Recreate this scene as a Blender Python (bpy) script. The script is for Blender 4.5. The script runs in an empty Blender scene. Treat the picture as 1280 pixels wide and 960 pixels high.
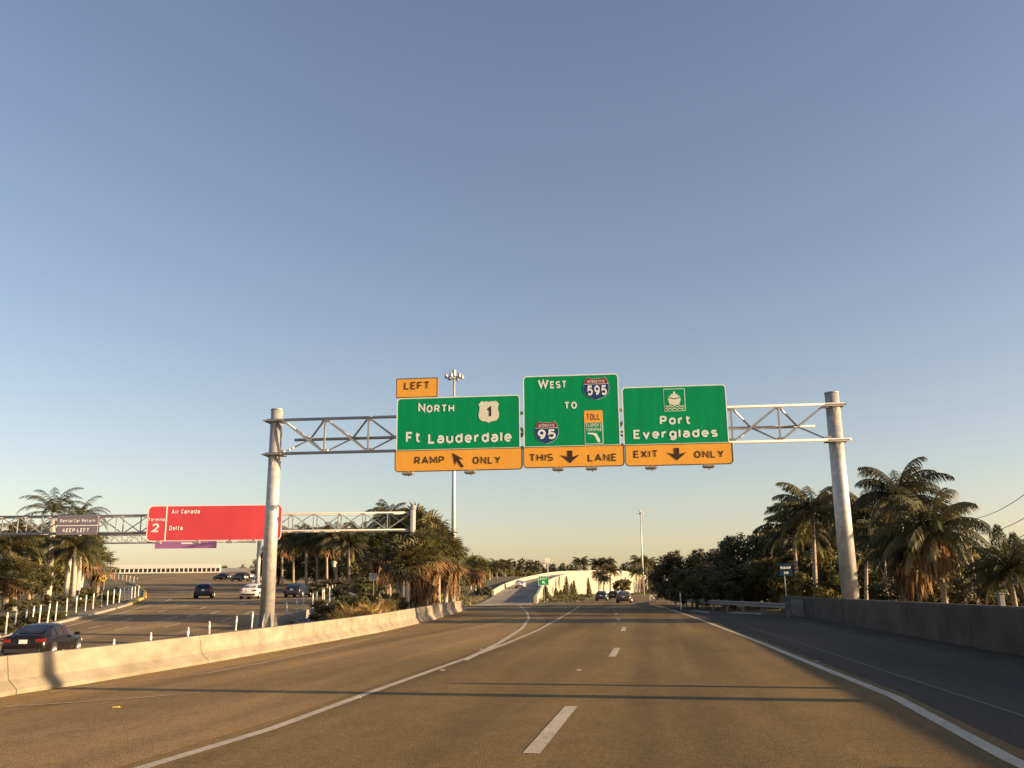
import bpy, bmesh, math, random
from mathutils import Vector, Matrix

R = math.radians
random.seed(7)
SC = bpy.context.scene
COL = SC.collection

# ------------------------------------------------------------------ camera
FPX, PITCH, ROLL, EYE = 1120.0, math.atan(260 / 1120.0), 0.0105, 1.5
cam_d = bpy.data.cameras.new('camera')
cam = bpy.data.objects.new('camera', cam_d)
COL.objects.link(cam)
cam_d.sensor_width = 36.0
cam_d.lens = 36.0 * FPX / 1280.0
cam_d.clip_start, cam_d.clip_end = 0.1, 6000
_F = Vector((0, math.cos(PITCH), math.sin(PITCH)))
_U0 = Vector((0, -math.sin(PITCH), math.cos(PITCH)))
_R0 = Vector((1, 0, 0))
_R = _R0 * math.cos(ROLL) - _U0 * math.sin(ROLL)
_U = _U0 * math.cos(ROLL) + _R0 * math.sin(ROLL)
cam.matrix_world = Matrix(((_R.x, _U.x, -_F.x, 0), (_R.y, _U.y, -_F.y, 0),
                           (_R.z, _U.z, -_F.z, EYE), (0, 0, 0, 1)))
SC.camera = cam

# ------------------------------------------------------------------ light
SUN_EL, SUN_PHI = 11.2, 77.0          # phi: degrees from straight behind the camera towards the right
w = bpy.data.worlds.new('World'); SC.world = w
w.use_nodes = True
nt = w.node_tree
sky = nt.nodes.new('ShaderNodeTexSky')
sky.sky_type = 'NISHITA'
sky.sun_disc = False
sky.sun_elevation = R(SUN_EL)
sky.sun_rotation = R(180 - SUN_PHI)
sky.air_density, sky.dust_density, sky.ozone_density = 1.0, 1.0, 1.0
tint = nt.nodes.new('ShaderNodeMix'); tint.data_type = 'RGBA'; tint.blend_type = 'MULTIPLY'   # white balance of the sky
tint.inputs[0].default_value = 1.0; tint.inputs[7].default_value = (1.13, .995, 1.02, 1)
nt.links.new(sky.outputs[0], tint.inputs[6])
nt.links.new(tint.outputs[2], nt.nodes['Background'].inputs[0])
nt.nodes['Background'].inputs[1].default_value = 0.071
sl = bpy.data.lights.new('sun', 'SUN')
sl.energy, sl.angle, sl.color = 4.8, R(0.6), (1.0, 0.68, 0.37)
so = bpy.data.objects.new('sun', sl); COL.objects.link(so)
sv = Vector((math.sin(R(SUN_PHI)) * math.cos(R(SUN_EL)), -math.cos(R(SUN_PHI)) * math.cos(R(SUN_EL)), math.sin(R(SUN_EL))))
so.rotation_euler = sv.to_track_quat('Z', 'Y').to_euler()
so.location = sv * 60

SC.view_settings.view_transform = 'Standard'
SC.view_settings.look = 'None'
SC.view_settings.gamma = 1
SC.view_settings.exposure = 1.42
SC.view_settings.use_curve_mapping = False
SC.render.engine = 'CYCLES'
SC.cycles.use_denoising = True
SC.cycles.max_bounces = 6
SC.cycles.diffuse_bounces = 3
SC.cycles.transparent_max_bounces = 6


# ------------------------------------------------------------------ measuring helpers
def ray(px, py):
    return _F + _R * ((px - 640) / FPX) + _U * ((480 - py) / FPX)


def G(px, py, z=0.0):
    d = ray(px, py); t = (z - EYE) / d.z
    return Vector((d.x * t, d.y * t, z))


def A(px, py, Y):
    d = ray(px, py); t = Y / d.y
    return Vector((d.x * t, Y, EYE + d.z * t))


def lerp_tab(tab, y):
    if y <= tab[0][0]:
        return tab[0][1]
    for (a, va), (b, vb) in zip(tab, tab[1:]):
        if y <= b:
            return va + (vb - va) * (y - a) / (b - a)
    return tab[-1][1]


PROF = [(-40, -2.0), (20, -1.9), (35, -1.38), (50, -.65), (65, .2), (80, .85), (95, 1.15), (110, 1.4), (130, 2.0),
        (160, 3.1), (200, 4.6), (260, 7.0), (320, 9.6), (360, 10.2), (700, 10.2)]


def P(y): return lerp_tab(PROF, y)


def GL(px, py):                     # a point of the airport road, whose height follows P
    d = ray(px, py)
    y, best = 12.0, None
    while y < 420:
        z = EYE + d.z * y / d.y
        if z <= P(y):
            lo, hi = y - .5, y
            for _ in range(20):
                m = (lo + hi) / 2
                if EYE + d.z * m / d.y <= P(m): hi = m
                else: lo = m
            y = hi
            break
        y += .5
    return Vector((d.x * y / d.y, y, P(y)))


# ------------------------------------------------------------------ materials
def mat(name, col, rough=.7, metal=0.0, var=.0, scale=2.0, bump=0.0, bscale=None, spec=.4, stretch=(1, 1, 1),
        var2=0.0, scale2=.25, rand=0.0, trans=0.0, col2=None):
    m = bpy.data.materials.new(name); m.use_nodes = True
    n, l = m.node_tree.nodes, m.node_tree.links
    b = n['Principled BSDF']
    b.inputs['Roughness'].default_value = rough
    b.inputs['Metallic'].default_value = metal
    b.inputs['Specular IOR Level'].default_value = spec
    c = (*col, 1)
    tc = n.new('ShaderNodeTexCoord')
    mp = n.new('ShaderNodeMapping'); mp.inputs['Scale'].default_value = stretch
    l.new(tc.outputs['Object'], mp.inputs[0])
    sock = None
    if var or col2:
        no = n.new('ShaderNodeTexNoise'); no.inputs['Scale'].default_value = scale; no.inputs['Detail'].default_value = 6
        l.new(mp.outputs[0], no.inputs[0])
        mx = n.new('ShaderNodeMix'); mx.data_type = 'RGBA'
        rp = n.new('ShaderNodeMapRange'); rp.inputs['From Min'].default_value = .3; rp.inputs['From Max'].default_value = .7
        l.new(no.outputs[0], rp.inputs[0]); l.new(rp.outputs[0], mx.inputs[0])
        if col2:
            mx.inputs[6].default_value = c; mx.inputs[7].default_value = (*col2, 1)
        else:
            mx.inputs[6].default_value = tuple(x * (1 - var) for x in col) + (1,)
            mx.inputs[7].default_value = tuple(min(1, x * (1 + var)) for x in col) + (1,)
        sock = mx.outputs[2]
    if var2:
        no = n.new('ShaderNodeTexNoise'); no.inputs['Scale'].default_value = scale2; no.inputs['Detail'].default_value = 3
        l.new(mp.outputs[0], no.inputs[0])
        rp = n.new('ShaderNodeMapRange'); rp.inputs['From Min'].default_value = .3; rp.inputs['From Max'].default_value = .7
        rp.inputs['To Min'].default_value = 1 - var2; rp.inputs['To Max'].default_value = 1 + var2
        l.new(no.outputs[0], rp.inputs[0])
        hs = n.new('ShaderNodeHueSaturation'); hs.inputs['Color'].default_value = c
        if sock: l.new(sock, hs.inputs['Color'])
        l.new(rp.outputs[0], hs.inputs['Value']); sock = hs.outputs[0]
    if rand:
        oi = n.new('ShaderNodeObjectInfo')
        rp = n.new('ShaderNodeMapRange'); rp.inputs['To Min'].default_value = 1 - rand; rp.inputs['To Max'].default_value = 1 + rand
        l.new(oi.outputs['Random'], rp.inputs[0])
        hs = n.new('ShaderNodeHueSaturation'); hs.inputs['Color'].default_value = c
        if sock: l.new(sock, hs.inputs['Color'])
        l.new(rp.outputs[0], hs.inputs['Value']); sock = hs.outputs[0]
    if sock: l.new(sock, b.inputs['Base Color'])
    else: b.inputs['Base Color'].default_value = c
    if bump:
        nb = n.new('ShaderNodeTexNoise'); nb.inputs['Scale'].default_value = bscale or scale * 4; nb.inputs['Detail'].default_value = 5
        l.new(tc.outputs['Object'], nb.inputs[0])
        bp = n.new('ShaderNodeBump'); bp.inputs['Strength'].default_value = bump; bp.inputs['Distance'].default_value = .05
        l.new(nb.outputs[0], bp.inputs['Height']); l.new(bp.outputs[0], b.inputs['Normal'])
    if trans:
        tr = n.new('ShaderNodeBsdfTranslucent')
        if sock: l.new(sock, tr.inputs[0])
        else: tr.inputs[0].default_value = c
        ms = n.new('ShaderNodeMixShader'); ms.inputs[0].default_value = trans
        l.new(b.outputs[0], ms.inputs[1]); l.new(tr.outputs[0], ms.inputs[2])
        l.new(ms.outputs[0], n['Material Output'].inputs[0])
    return m


M = {}


def asphalt(name, base, warm, rough=.85):
    m = bpy.data.materials.new(name); m.use_nodes = True
    n, l = m.node_tree.nodes, m.node_tree.links
    b = n['Principled BSDF']; b.inputs['Roughness'].default_value = rough; b.inputs['Specular IOR Level'].default_value = .25
    tc = n.new('ShaderNodeTexCoord')
    rot = n.new('ShaderNodeMapping'); rot.inputs['Rotation'].default_value = (0, 0, R(8.5))
    l.new(tc.outputs['Object'], rot.inputs[0])

    def noise(scale, stretch, detail=4, lo=.3, hi=.7, a=0, z=1):
        mp = n.new('ShaderNodeMapping'); mp.inputs['Scale'].default_value = stretch; l.new(rot.outputs[0], mp.inputs[0])
        no = n.new('ShaderNodeTexNoise'); no.inputs['Scale'].default_value = scale; no.inputs['Detail'].default_value = detail
        l.new(mp.outputs[0], no.inputs[0])
        rp = n.new('ShaderNodeMapRange'); rp.inputs['From Min'].default_value = lo; rp.inputs['From Max'].default_value = hi
        rp.inputs['To Min'].default_value = a; rp.inputs['To Max'].default_value = z
        l.new(no.outputs[0], rp.inputs[0]); return rp.outputs[0]
    mx = n.new('ShaderNodeMix'); mx.data_type = 'RGBA'
    mx.inputs[6].default_value = (*base, 1); mx.inputs[7].default_value = (*warm, 1)
    l.new(noise(.9, (1, .07, 1)), mx.inputs[0])
    v = None
    for s in (noise(.22, (1, .35, 1), 3, .3, .7, .72, 1.2), noise(60, (1, 1, 1), 2, .35, .65, .60, 1.38), noise(14, (1, .6, 1), 4, .35, .65, .86, 1.14),
              noise(3.0, (1, .5, 1), 6, .3, .7, .9, 1.1), noise(.8, (1, .02, 1), 2, .35, .65, .74, 1.15)):
        if v is None: v = s
        else:
            mu = n.new('ShaderNodeMath'); mu.operation = 'MULTIPLY'; l.new(v, mu.inputs[0]); l.new(s, mu.inputs[1]); v = mu.outputs[0]
    hs = n.new('ShaderNodeHueSaturation'); l.new(mx.outputs[2], hs.inputs['Color']); l.new(v, hs.inputs['Value'])
    l.new(hs.outputs[0], b.inputs['Base Color'])
    nb = n.new('ShaderNodeTexNoise'); nb.inputs['Scale'].default_value = 60; nb.inputs['Detail'].default_value = 4
    l.new(tc.outputs['Object'], nb.inputs[0])
    bp = n.new('ShaderNodeBump'); bp.inputs['Strength'].default_value = .6; bp.inputs['Distance'].default_value = .015
    l.new(nb.outputs[0], bp.inputs['Height']); l.new(bp.outputs[0], b.inputs['Normal'])
    return m


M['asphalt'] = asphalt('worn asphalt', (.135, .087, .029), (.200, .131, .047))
M['asphalt_left'] = asphalt('sun-brightened left lane asphalt', (.195, .128, .046), (.275, .183, .070))  # lighter copy of the road asphalt, the sunnier left side put into its colour
M['asphalt_shoulder'] = asphalt('shade-darkened shoulder asphalt', (.050, .037, .025), (.066, .050, .034))  # asphalt colour lowered here to deepen the shade on the shoulder
M['asphalt_airport'] = asphalt('airport road asphalt', (.21, .146, .066), (.27, .19, .092))
M['ramp_conc'] = asphalt('ramp concrete', (.27, .235, .175), (.33, .29, .22))
M['path'] = asphalt('path concrete', (.14, .16, .20), (.18, .20, .24))
M['ground'] = mat('dry verge', (.08, .078, .03), .95, var=.35, scale=.35, col2=(.14, .115, .05), var2=.3, scale2=3.0, bump=.5, bscale=6)
M['bark_mulch'] = mat('mulch', (.10, .075, .05), .95, var=.4, scale=1.5, bump=.5, bscale=9)
M['paint'] = mat('road paint', (.42, .36, .27), .7, var=.22, scale=14, var2=.15, scale2=1.2)
M['paint_worn'] = mat('worn road paint', (.31, .245, .16), .8, var=.2, scale=10, var2=.15, scale2=1.2)
M['joint'] = mat('pavement joint', (.11, .10, .09), .9, var=.2, scale=5)
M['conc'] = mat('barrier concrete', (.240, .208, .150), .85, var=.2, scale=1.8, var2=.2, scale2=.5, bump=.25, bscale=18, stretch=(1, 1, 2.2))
M['conc_dark'] = mat('shade-darkened wall concrete', (.058, .049, .040), .9, var=.28, scale=1.1, var2=.2, scale2=.4, bump=.3, bscale=14)  # depth of the wall's shade is put into this dark base colour
M['conc_pale'] = mat('pale concrete', (.28, .26, .215), .85, var=.15, scale=2.2, bump=.2, bscale=14)
M['patch'] = mat('patched concrete', (.13, .115, .10), .9, var=.2, scale=2)
M['pavement'] = mat('sandy pavement', (.21, .165, .10), .9, var=.2, scale=1.5, bump=.2, bscale=12)
M['mse'] = mat('retaining wall panels', (.37, .34, .27), .85, var=.10, scale=.6, var2=.12, scale2=.12, bump=.2, bscale=4)
M['joint_dark'] = mat('open joint', (.09, .08, .065), .95, var=.2, scale=4)
M['mse_joint'] = mat('panel joint', (.27, .25, .20), .9, var=.1, scale=1)
M['galv'] = mat('galvanised steel', (.44, .43, .41), .5, metal=.4, var=.2, scale=4, var2=.14, scale2=.8)
M['galv_dark'] = mat('dull galvanised steel', (.40, .40, .39), .55, metal=.5, var=.14, scale=5)
M['rail'] = mat('weathered rail steel', (.20, .19, .17), .6, metal=.25, var=.25, scale=3)
M['alu'] = mat('aluminium truss', (.36, .36, .355), .55, metal=.3, var=.1, scale=4)
M['mast'] = mat('mast steel', (.50, .50, .48), .5, metal=.4, var=.1, scale=1)
M['s_green'] = mat('green sheeting', (.001, .31, .115), .5, var=.09, scale=.9, stretch=(3, 1, .35), var2=.06, scale2=6, spec=.15)
M['s_yellow'] = mat('amber sheeting', (.95, .45, .05), .45, var=.05, scale=.9, stretch=(3, 1, .35), spec=.5)
M['s_white'] = mat('white sheeting', (.86, .92, .88), .45, var=.03, scale=2)
M['s_black'] = mat('black legend', (.06, .025, .012), .5, var=.1, scale=4)
M['s_red'] = mat('red sheeting', (.68, .070, .085), .45, var=.12, scale=.5, stretch=(1, 1, .4))
M['s_purple'] = mat('grey purple sheeting', (.20, .16, .21), .5, var=.06, scale=.6)
M['s_violet'] = mat('violet sheeting', (.36, .16, .34), .5, var=.06, scale=.6)
M['s_blue'] = mat('interstate blue', (.012, .05, .19), .45, var=.05, scale=3)
M['s_ired'] = mat('interstate red', (.26, .03, .04), .45, var=.05, scale=3)
M['s_shield'] = mat('shield white', (.80, .80, .66), .5, var=.05, scale=4)
M['s_dblue'] = mat('blue sheeting', (.002, .032, .09), .5, var=.05, scale=3, spec=.15)
M['s_diamond'] = mat('warning yellow', (.75, .55, .10), .5, var=.08, scale=4)
M['lamp_body'] = mat('luminaire housing', (.33, .30, .25), .5, metal=.3, var=.15, scale=8)
M['lamp_glass'] = mat('luminaire lens', (.48, .46, .42), .25, var=.06, scale=5)
M['white_post'] = mat('white plastic', (.52, .50, .45), .5, var=.1, scale=6, rand=.1)
M['yellow_paint'] = mat('yellow kerb paint', (.62, .42, .06), .7, var=.2, scale=4)
M['white_wall'] = mat('white painted wall', (.80, .78, .70), .7, var=.05, scale=.5)
M['dark_glass'] = mat('dark opening', (.05, .05, .055), .3, var=.2, scale=1)
M['trunk'] = mat('palm trunk', (.30, .24, .17), .9, var=.3, scale=3, stretch=(1, 1, 3), bump=.5, bscale=10, rand=.15)
M['trunk_royal'] = mat('pale royal palm trunk', (.42, .38, .31), .85, var=.15, scale=2, stretch=(1, 1, 4), bump=.3, bscale=8)
M['bark'] = mat('tree bark', (.12, .09, .06), .95, var=.3, scale=3, bump=.5, bscale=8)
M['wood_pole'] = mat('weathered pole wood', (.26, .23, .19), .9, var=.25, scale=3, stretch=(3, 3, .4))
M['frond'] = mat('palm frond', (.062, .062, .022), .55, var=.45, scale=1.2, rand=.25, trans=.25)
M['frond_fan'] = mat('fan palm leaf', (.105, .098, .036), .55, var=.45, scale=1.2, rand=.25, trans=.25)
M['frond_yellow'] = mat('yellow palm frond', (.22, .19, .05), .6, var=.35, scale=1.2, rand=.2, trans=.25)
M['frond_dead'] = mat('dead palm frond', (.20, .12, .055), .85, var=.35, scale=1.5, rand=.2, trans=.15)
M['leaf_dark'] = mat('dark leaf', (.072, .068, .026), .5, var=.5, scale=.8, rand=.2, trans=.2)
M['leaf_mid'] = mat('olive leaf', (.085, .080, .026), .6, var=.5, scale=.8, rand=.2, trans=.22)
M['leaf_yellow'] = mat('yellow green leaf', (.14, .125, .028), .6, var=.45, scale=.8, rand=.15, trans=.28)
M['leaf_far'] = mat('far foliage', (.075, .075, .04), .8, var=.4, scale=.15, rand=.1)
M['straw'] = mat('straw grass', (.46, .32, .12), .8, var=.3, scale=3, rand=.12, trans=.25)
M['tyre'] = mat('tyre rubber', (.025, .025, .025), .85, var=.2, scale=8)
M['rim'] = mat('wheel rim', (.45, .45, .46), .35, metal=.7, var=.1, scale=6)
M['glass'] = mat('car glass', (.016, .018, .022), .22, var=.1, scale=2, spec=.35)
M['tail'] = mat('tail lens', (.20, .015, .012), .15, var=.1, scale=8, spec=.6)
M['head'] = mat('head lens', (.75, .76, .76), .12, var=.05, scale=8, spec=.6)
M['plate'] = mat('licence plate', (.70, .72, .68), .45, var=.06, scale=20)
M['trim'] = mat('black plastic', (.03, .03, .032), .6, var=.1, scale=6)
M['wire'] = mat('cable', (.05, .05, .05), .7, var=.1, scale=2)


def paint(name, c, rough=.22):
    if name not in M: M[name] = mat(name, c, rough, metal=.15, var=.04, scale=1.5, spec=.6)
    return M[name]


# ------------------------------------------------------------------ mesh builder
class MB:
    def __init__(s): s.v, s.f, s.mi = [], [], []

    def add(s, vs, fs, mi=0):
        o = len(s.v); s.v += [tuple(v) for v in vs]
        s.f += [tuple(i + o for i in f) for f in fs]; s.mi += [mi] * len(fs)
        return s

    def box(s, c, d, rz=0.0, mi=0, mtx=None):
        hx, hy, hz = d[0] / 2, d[1] / 2, d[2] / 2
        m = Matrix.Rotation(rz, 3, 'Z') if mtx is None else mtx
        vs = [Vector(c) + m @ Vector((x * hx, y * hy, z * hz)) for x in (-1, 1) for y in (-1, 1) for z in (-1, 1)]
        return s.add(vs, [(0, 1, 3, 2), (4, 6, 7, 5), (0, 4, 5, 1), (2, 3, 7, 6), (0, 2, 6, 4), (1, 5, 7, 3)], mi)

    def bar(s, a, b, wx, wy, mi=0, up=(0, 0, 1)):
        a, b = Vector(a), Vector(b); d = (b - a); L = d.length; d.normalize()
        u = Vector(up)
        if abs(d.dot(u)) > .95: u = Vector((1, 0, 0))
        x = d.cross(u).normalized(); y = x.cross(d)
        vs = [p + x * (sx * wx / 2) + y * (sy * wy / 2) for p in (a, b) for sx in (-1, 1) for sy in (-1, 1)]
        return s.add(vs, [(0, 1, 3, 2), (4, 6, 7, 5), (0, 4, 5, 1), (2, 3, 7, 6), (0, 2, 6, 4), (1, 5, 7, 3)], mi)

    def tube(s, pts, rad, n=10, mi=0, cap=True):
        pts = [Vector(p) for p in pts]
        if not isinstance(rad, (list, tuple)): rad = [rad] * len(pts)
        vs, fs = [], []
        for i, p in enumerate(pts):
            d = (pts[min(i + 1, len(pts) - 1)] - pts[max(i - 1, 0)]).normalized()
            u = Vector((0, 0, 1)) if abs(d.z) < .9 else Vector((1, 0, 0))
            x = d.cross(u).normalized(); y = x.cross(d)
            for k in range(n):
                a = 2 * math.pi * k / n
                vs.append(p + (x * math.cos(a) + y * math.sin(a)) * rad[i])
        for i in range(len(pts) - 1):
            for k in range(n):
                k2 = (k + 1) % n
                fs.append((i * n + k, i * n + k2, (i + 1) * n + k2, (i + 1) * n + k))
        if cap:
            fs.append(tuple(range(n - 1, -1, -1))); fs.append(tuple((len(pts) - 1) * n + k for k in range(n)))
        return s.add(vs, fs, mi)

    def sweep(s, path, prof, closed=True, mi=0):       # profile (offset to the right, height) along a ground path
        n, vs, fs = 0, [], []
        path = [Vector(p) for p in path]
        for i, p in enumerate(path):
            d = path[min(i + 1, len(path) - 1)] - path[max(i - 1, 0)]; d.z = 0; d.normalize()
            r = Vector((d.y, -d.x, 0))
            pr = prof(i) if callable(prof) else prof
            n = len(pr)
            for (o, h) in pr: vs.append(p + r * o + Vector((0, 0, h)))
        for i in range(len(path) - 1):
            for k in range(n if closed else n - 1):
                k2 = (k + 1) % n
                fs.append((i * n + k, i * n + k2, (i + 1) * n + k2, (i + 1) * n + k))
        if closed:
            fs.append(tuple(range(n - 1, -1, -1))); fs.append(tuple((len(path) - 1) * n + k for k in range(n)))
        return s.add(vs, fs, mi)

    def plate(s, poly, y0, y1, mi=0):                  # polygon in local XZ, from y0 (front) to y1 (back)
        n = len(poly)
        vs = [(x, y0, z) for x, z in poly] + [(x, y1, z) for x, z in poly]
        fs = [tuple(range(n)), tuple(range(2 * n - 1, n - 1, -1))]
        fs += [(i, n + i, n + (i + 1) % n, (i + 1) % n) for i in range(n)]
        return s.add(vs, fs, mi)

    def ring(s, outer, inner, y0, y1, mi=0):
        n = len(outer)
        vs = [(x, y0, z) for x, z in outer] + [(x, y0, z) for x, z in inner] + [(x, y1, z) for x, z in outer] + [(x, y1, z) for x, z in inner]
        fs = []
        for i in range(n):
            j = (i + 1) % n
            fs += [(i, j, n + j, n + i), (i, 2 * n + i, 2 * n + j, j), (n + i, n + j, 3 * n + j, 3 * n + i)]
        return s.add(vs, fs, mi)

    def build(s, name, m, parent=None, smooth=False, loc=None, sub=0, bevel=0.0):
        me = bpy.data.meshes.new(name); me.from_pydata(s.v, [], s.f)
        for x in (m if isinstance(m, (list, tuple)) else [m]): me.materials.append(x)
        if any(s.mi): me.polygons.foreach_set('material_index', s.mi)
        if smooth: me.polygons.foreach_set('use_smooth', [True] * len(me.polygons))
        me.update()
        o = bpy.data.objects.new(name, me); COL.objects.link(o)
        if parent: o.parent = parent
        if loc is not None: o.location = loc
        if bevel:
            b = o.modifiers.new('bevel', 'BEVEL'); b.width = bevel; b.segments = 2; b.limit_method = 'ANGLE'
        if sub:
            b = o.modifiers.new('sub', 'SUBSURF'); b.levels = b.render_levels = sub
        return o


def fixn(o):
    bm = bmesh.new(); bm.from_mesh(o.data); bmesh.ops.recalc_face_normals(bm, faces=bm.faces); bm.to_mesh(o.data); bm.free()
    return o


def tag(o, label, cat, group=None):
    o['label'] = label; o['category'] = cat
    if group: o['group'] = group
    return o


def empty(name, loc, rz, label, cat, group=None):
    o = bpy.data.objects.new(name, None); COL.objects.link(o)
    o.empty_display_size = .3
    o.location = loc; o.rotation_euler = (0, 0, rz)
    return tag(o, label, cat, group)


def struct(o): o['kind'] = 'structure'; return o


def stuff(o): o['kind'] = 'stuff'; return o


KIDS = {}


def kids(o): return [c for c in COL.objects if c.parent == o]


def copy_tree(o, parent=None):
    c = o.copy(); COL.objects.link(c)
    if parent: c.parent = parent
    for k in KIDS.setdefault(o, kids(o)): copy_tree(k, c)
    return c


# ------------------------------------------------------------------ lettering
def _arc(cx, cy, rx, ry, a0, a1, n=9):
    return [(cx + rx * math.cos(R(a0 + (a1 - a0) * k / n)), cy + ry * math.sin(R(a0 + (a1 - a0) * k / n))) for k in range(n + 1)]


def _ell(cx, cy, rx, ry): return _arc(cx, cy, rx, ry, 90, 450, 18)


_bowl = lambda x, y0, y1: [(0, y1)] + _arc(x, (y0 + y1) / 2, .27, (y1 - y0) / 2, 90, -90) + [(0, y0)]
XH = .74                                # highway style lettering drawn as strokes: capitals are 1 high
GLYPH = {
    'A': [[(0, 0), (.34, 1), (.68, 0)], [(.12, .3), (.56, .3)]], 'C': [_arc(.32, .5, .32, .5, 48, 312, 14)], 'D': [[(0, 0), (0, 1)] + _arc(.28, .5, .32, .5, 90, -90, 12) + [(0, 0)]],
    'E': [[(.52, 0), (0, 0), (0, 1), (.52, 1)], [(0, .52), (.44, .52)]], 'F': [[(0, 0), (0, 1), (.52, 1)], [(0, .5), (.44, .5)]], 'H': [[(0, 0), (0, 1)], [(.6, 0), (.6, 1)], [(0, .5), (.6, .5)]],
    'I': [[(0, 0), (0, 1)]], 'K': [[(0, 0), (0, 1)], [(.58, 1), (.02, .36)], [(.2, .56), (.62, 0)]], 'L': [[(0, 1), (0, 0), (.5, 0)]], 'M': [[(0, 0), (0, 1), (.37, .22), (.74, 1), (.74, 0)]],
    'N': [[(0, 0), (0, 1), (.6, 0), (.6, 1)]], 'O': [_ell(.32, .5, .32, .5)], 'P': [[(0, 0), (0, 1)], _bowl(.3, .44, 1)], 'R': [[(0, 0), (0, 1)], _bowl(.3, .46, 1), [(.28, .46), (.6, 0)]],
    'S': [_arc(.28, .74, .28, .26, 30, 270, 10) + _arc(.28, .24, .29, .24, 90, -150, 10)[1:]], 'T': [[(0, 1), (.58, 1)], [(.29, 1), (.29, 0)]], 'U': [[(0, 1)] + _arc(.3, .3, .3, .3, 180, 360) + [(.6, 1)]],
    'V': [[(0, 1), (.32, 0), (.64, 1)]], 'W': [[(0, 1), (.22, 0), (.43, .9), (.64, 0), (.86, 1)]], 'X': [[(0, 0), (.6, 1)], [(0, 1), (.6, 0)]], 'Y': [[(0, 1), (.31, .48), (.62, 1)], [(.31, .48), (.31, 0)]],
    '0': [_ell(.28, .5, .28, .5)], '1': [[(0, .76), (.2, 1), (.2, 0)]], '2': [_arc(.28, .7, .28, .3, 170, -25, 10) + [(0, 0), (.58, 0)]],
    '3': [_arc(.26, .75, .26, .25, 150, -90, 9) + _arc(.26, .25, .29, .25, 90, -150, 9)[1:]], '5': [[(.52, 1), (.08, 1), (.04, .55)] + _arc(.27, .32, .29, .32, 115, -150, 11)],
    '9': [_ell(.28, .67, .28, .33), [(.56, .67), (.54, .42), (.42, .15), (.16, 0)]], "'": [[(0, 1), (0, .78)]],
    'a': [_arc(.26, XH - .26, .26, .26, 150, 0, 8) + [(.52, 0)], [(.52, .42), (.24, .42)] + _arc(.22, .21, .22, .21, 90, 270, 7)[1:] + [(.36, .02), (.52, .16)]],
    'd': [_ell(.27, XH / 2, .27, XH / 2), [(.54, 0), (.54, 1)]], 'e': [[(0, XH / 2), (.54, XH / 2)] + _arc(.27, XH / 2, .27, XH / 2, 0, 315, 14)[1:]],
    'g': [_ell(.27, XH / 2, .27, XH / 2), [(.54, XH), (.54, -.06)] + _arc(.27, -.06, .27, .24, 0, -150, 7)[1:]], 'i': [[(0, 0), (0, XH)], [(0, .94), (0, 1.02)]], 'l': [[(0, 0), (0, 1)]],
    'm': [[(0, 0), (0, XH)], [(0, .46)] + _arc(.2, XH - .22, .2, .22, 150, 0, 6) + [(.4, 0)], [(.4, .46)] + _arc(.6, XH - .22, .2, .22, 150, 0, 6) + [(.8, 0)]],
    'n': [[(0, 0), (0, XH)], [(0, .44)] + _arc(.26, XH - .26, .26, .26, 150, 0, 7) + [(.52, 0)]], 'o': [_ell(.28, XH / 2, .28, XH / 2)], 'r': [[(0, 0), (0, XH)], [(0, .42), (.08, .6), (.2, .71), (.36, .72)]],
    's': [_arc(.23, XH - .19, .23, .19, 30, 270, 8) + _arc(.23, .18, .24, .18, 90, -150, 8)[1:]], 't': [[(.15, .98), (.15, .2), (.22, .05), (.4, 0)], [(0, XH), (.4, XH)]],
    'u': [[(0, XH)] + _arc(.26, .26, .26, .26, 180, 330, 7) + [(.52, .3)], [(.52, 0), (.52, XH)]], 'v': [[(0, XH), (.27, 0), (.54, XH)]]}


def ribbon(pts, hw):
    """mitred band round a centre line; returns left and right edges"""
    L_, R_ = [], []
    closed = (Vector(pts[0]) - Vector(pts[-1])).length < 1e-6 and len(pts) > 4
    n = len(pts)
    for i in range(n):
        p = Vector(pts[i])
        a = Vector(pts[i - 1]) if i > 0 else (Vector(pts[-2]) if closed else None)
        c = Vector(pts[i + 1]) if i < n - 1 else (Vector(pts[1]) if closed else None)
        d1 = (p - a).normalized() if a is not None else None
        d2 = (c - p).normalized() if c is not None else None
        if d1 is None: d1 = d2
        if d2 is None: d2 = d1
        n1, n2 = Vector((-d1.y, d1.x)), Vector((-d2.y, d2.x))
        m = n1 + n2
        m = n1 if m.length < .2 else m.normalized()
        k = hw / max(.42, m.dot(n1))
        L_.append(p + m * k); R_.append(p - m * k)
    return L_, R_


def text(name, pieces, m, parent, y, bold=.022, space=1.05):
    """pieces: (string, u0, u1, baseline v, cap height) in the sign's own plane"""
    sw = .145 + bold * 1.9
    for s, u0, u1, v, cap in pieces:
        b = MB(); x, strokes = 0.0, []
        for ch in s:
            if ch == ' ': x += .42; continue
            g = GLYPH[ch]; wd = max(p[0] for st in g for p in st)
            for st in g: strokes.append([(x + px_, py_) for px_, py_ in st])
            x += wd + sw + .2 * space
        tot = x - .2 * space
        sx = (u1 - u0) / tot
        for k, st in enumerate(strokes):
            L_, R_ = ribbon([(px_ + sw / 2, sw / 2 + py_ * (1 - sw)) for px_, py_ in st], sw / 2)
            yy = y - .0006 * (k % 7)
            n = len(L_)
            b.add([(u0 + p.x * sx, yy, v + p.y * cap) for p in L_] + [(u0 + p.x * sx, yy, v + p.y * cap) for p in R_],
                  [(i, i + 1, n + i + 1, n + i) for i in range(n - 1)])
        o = b.build(name, m, parent)
    return o


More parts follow.
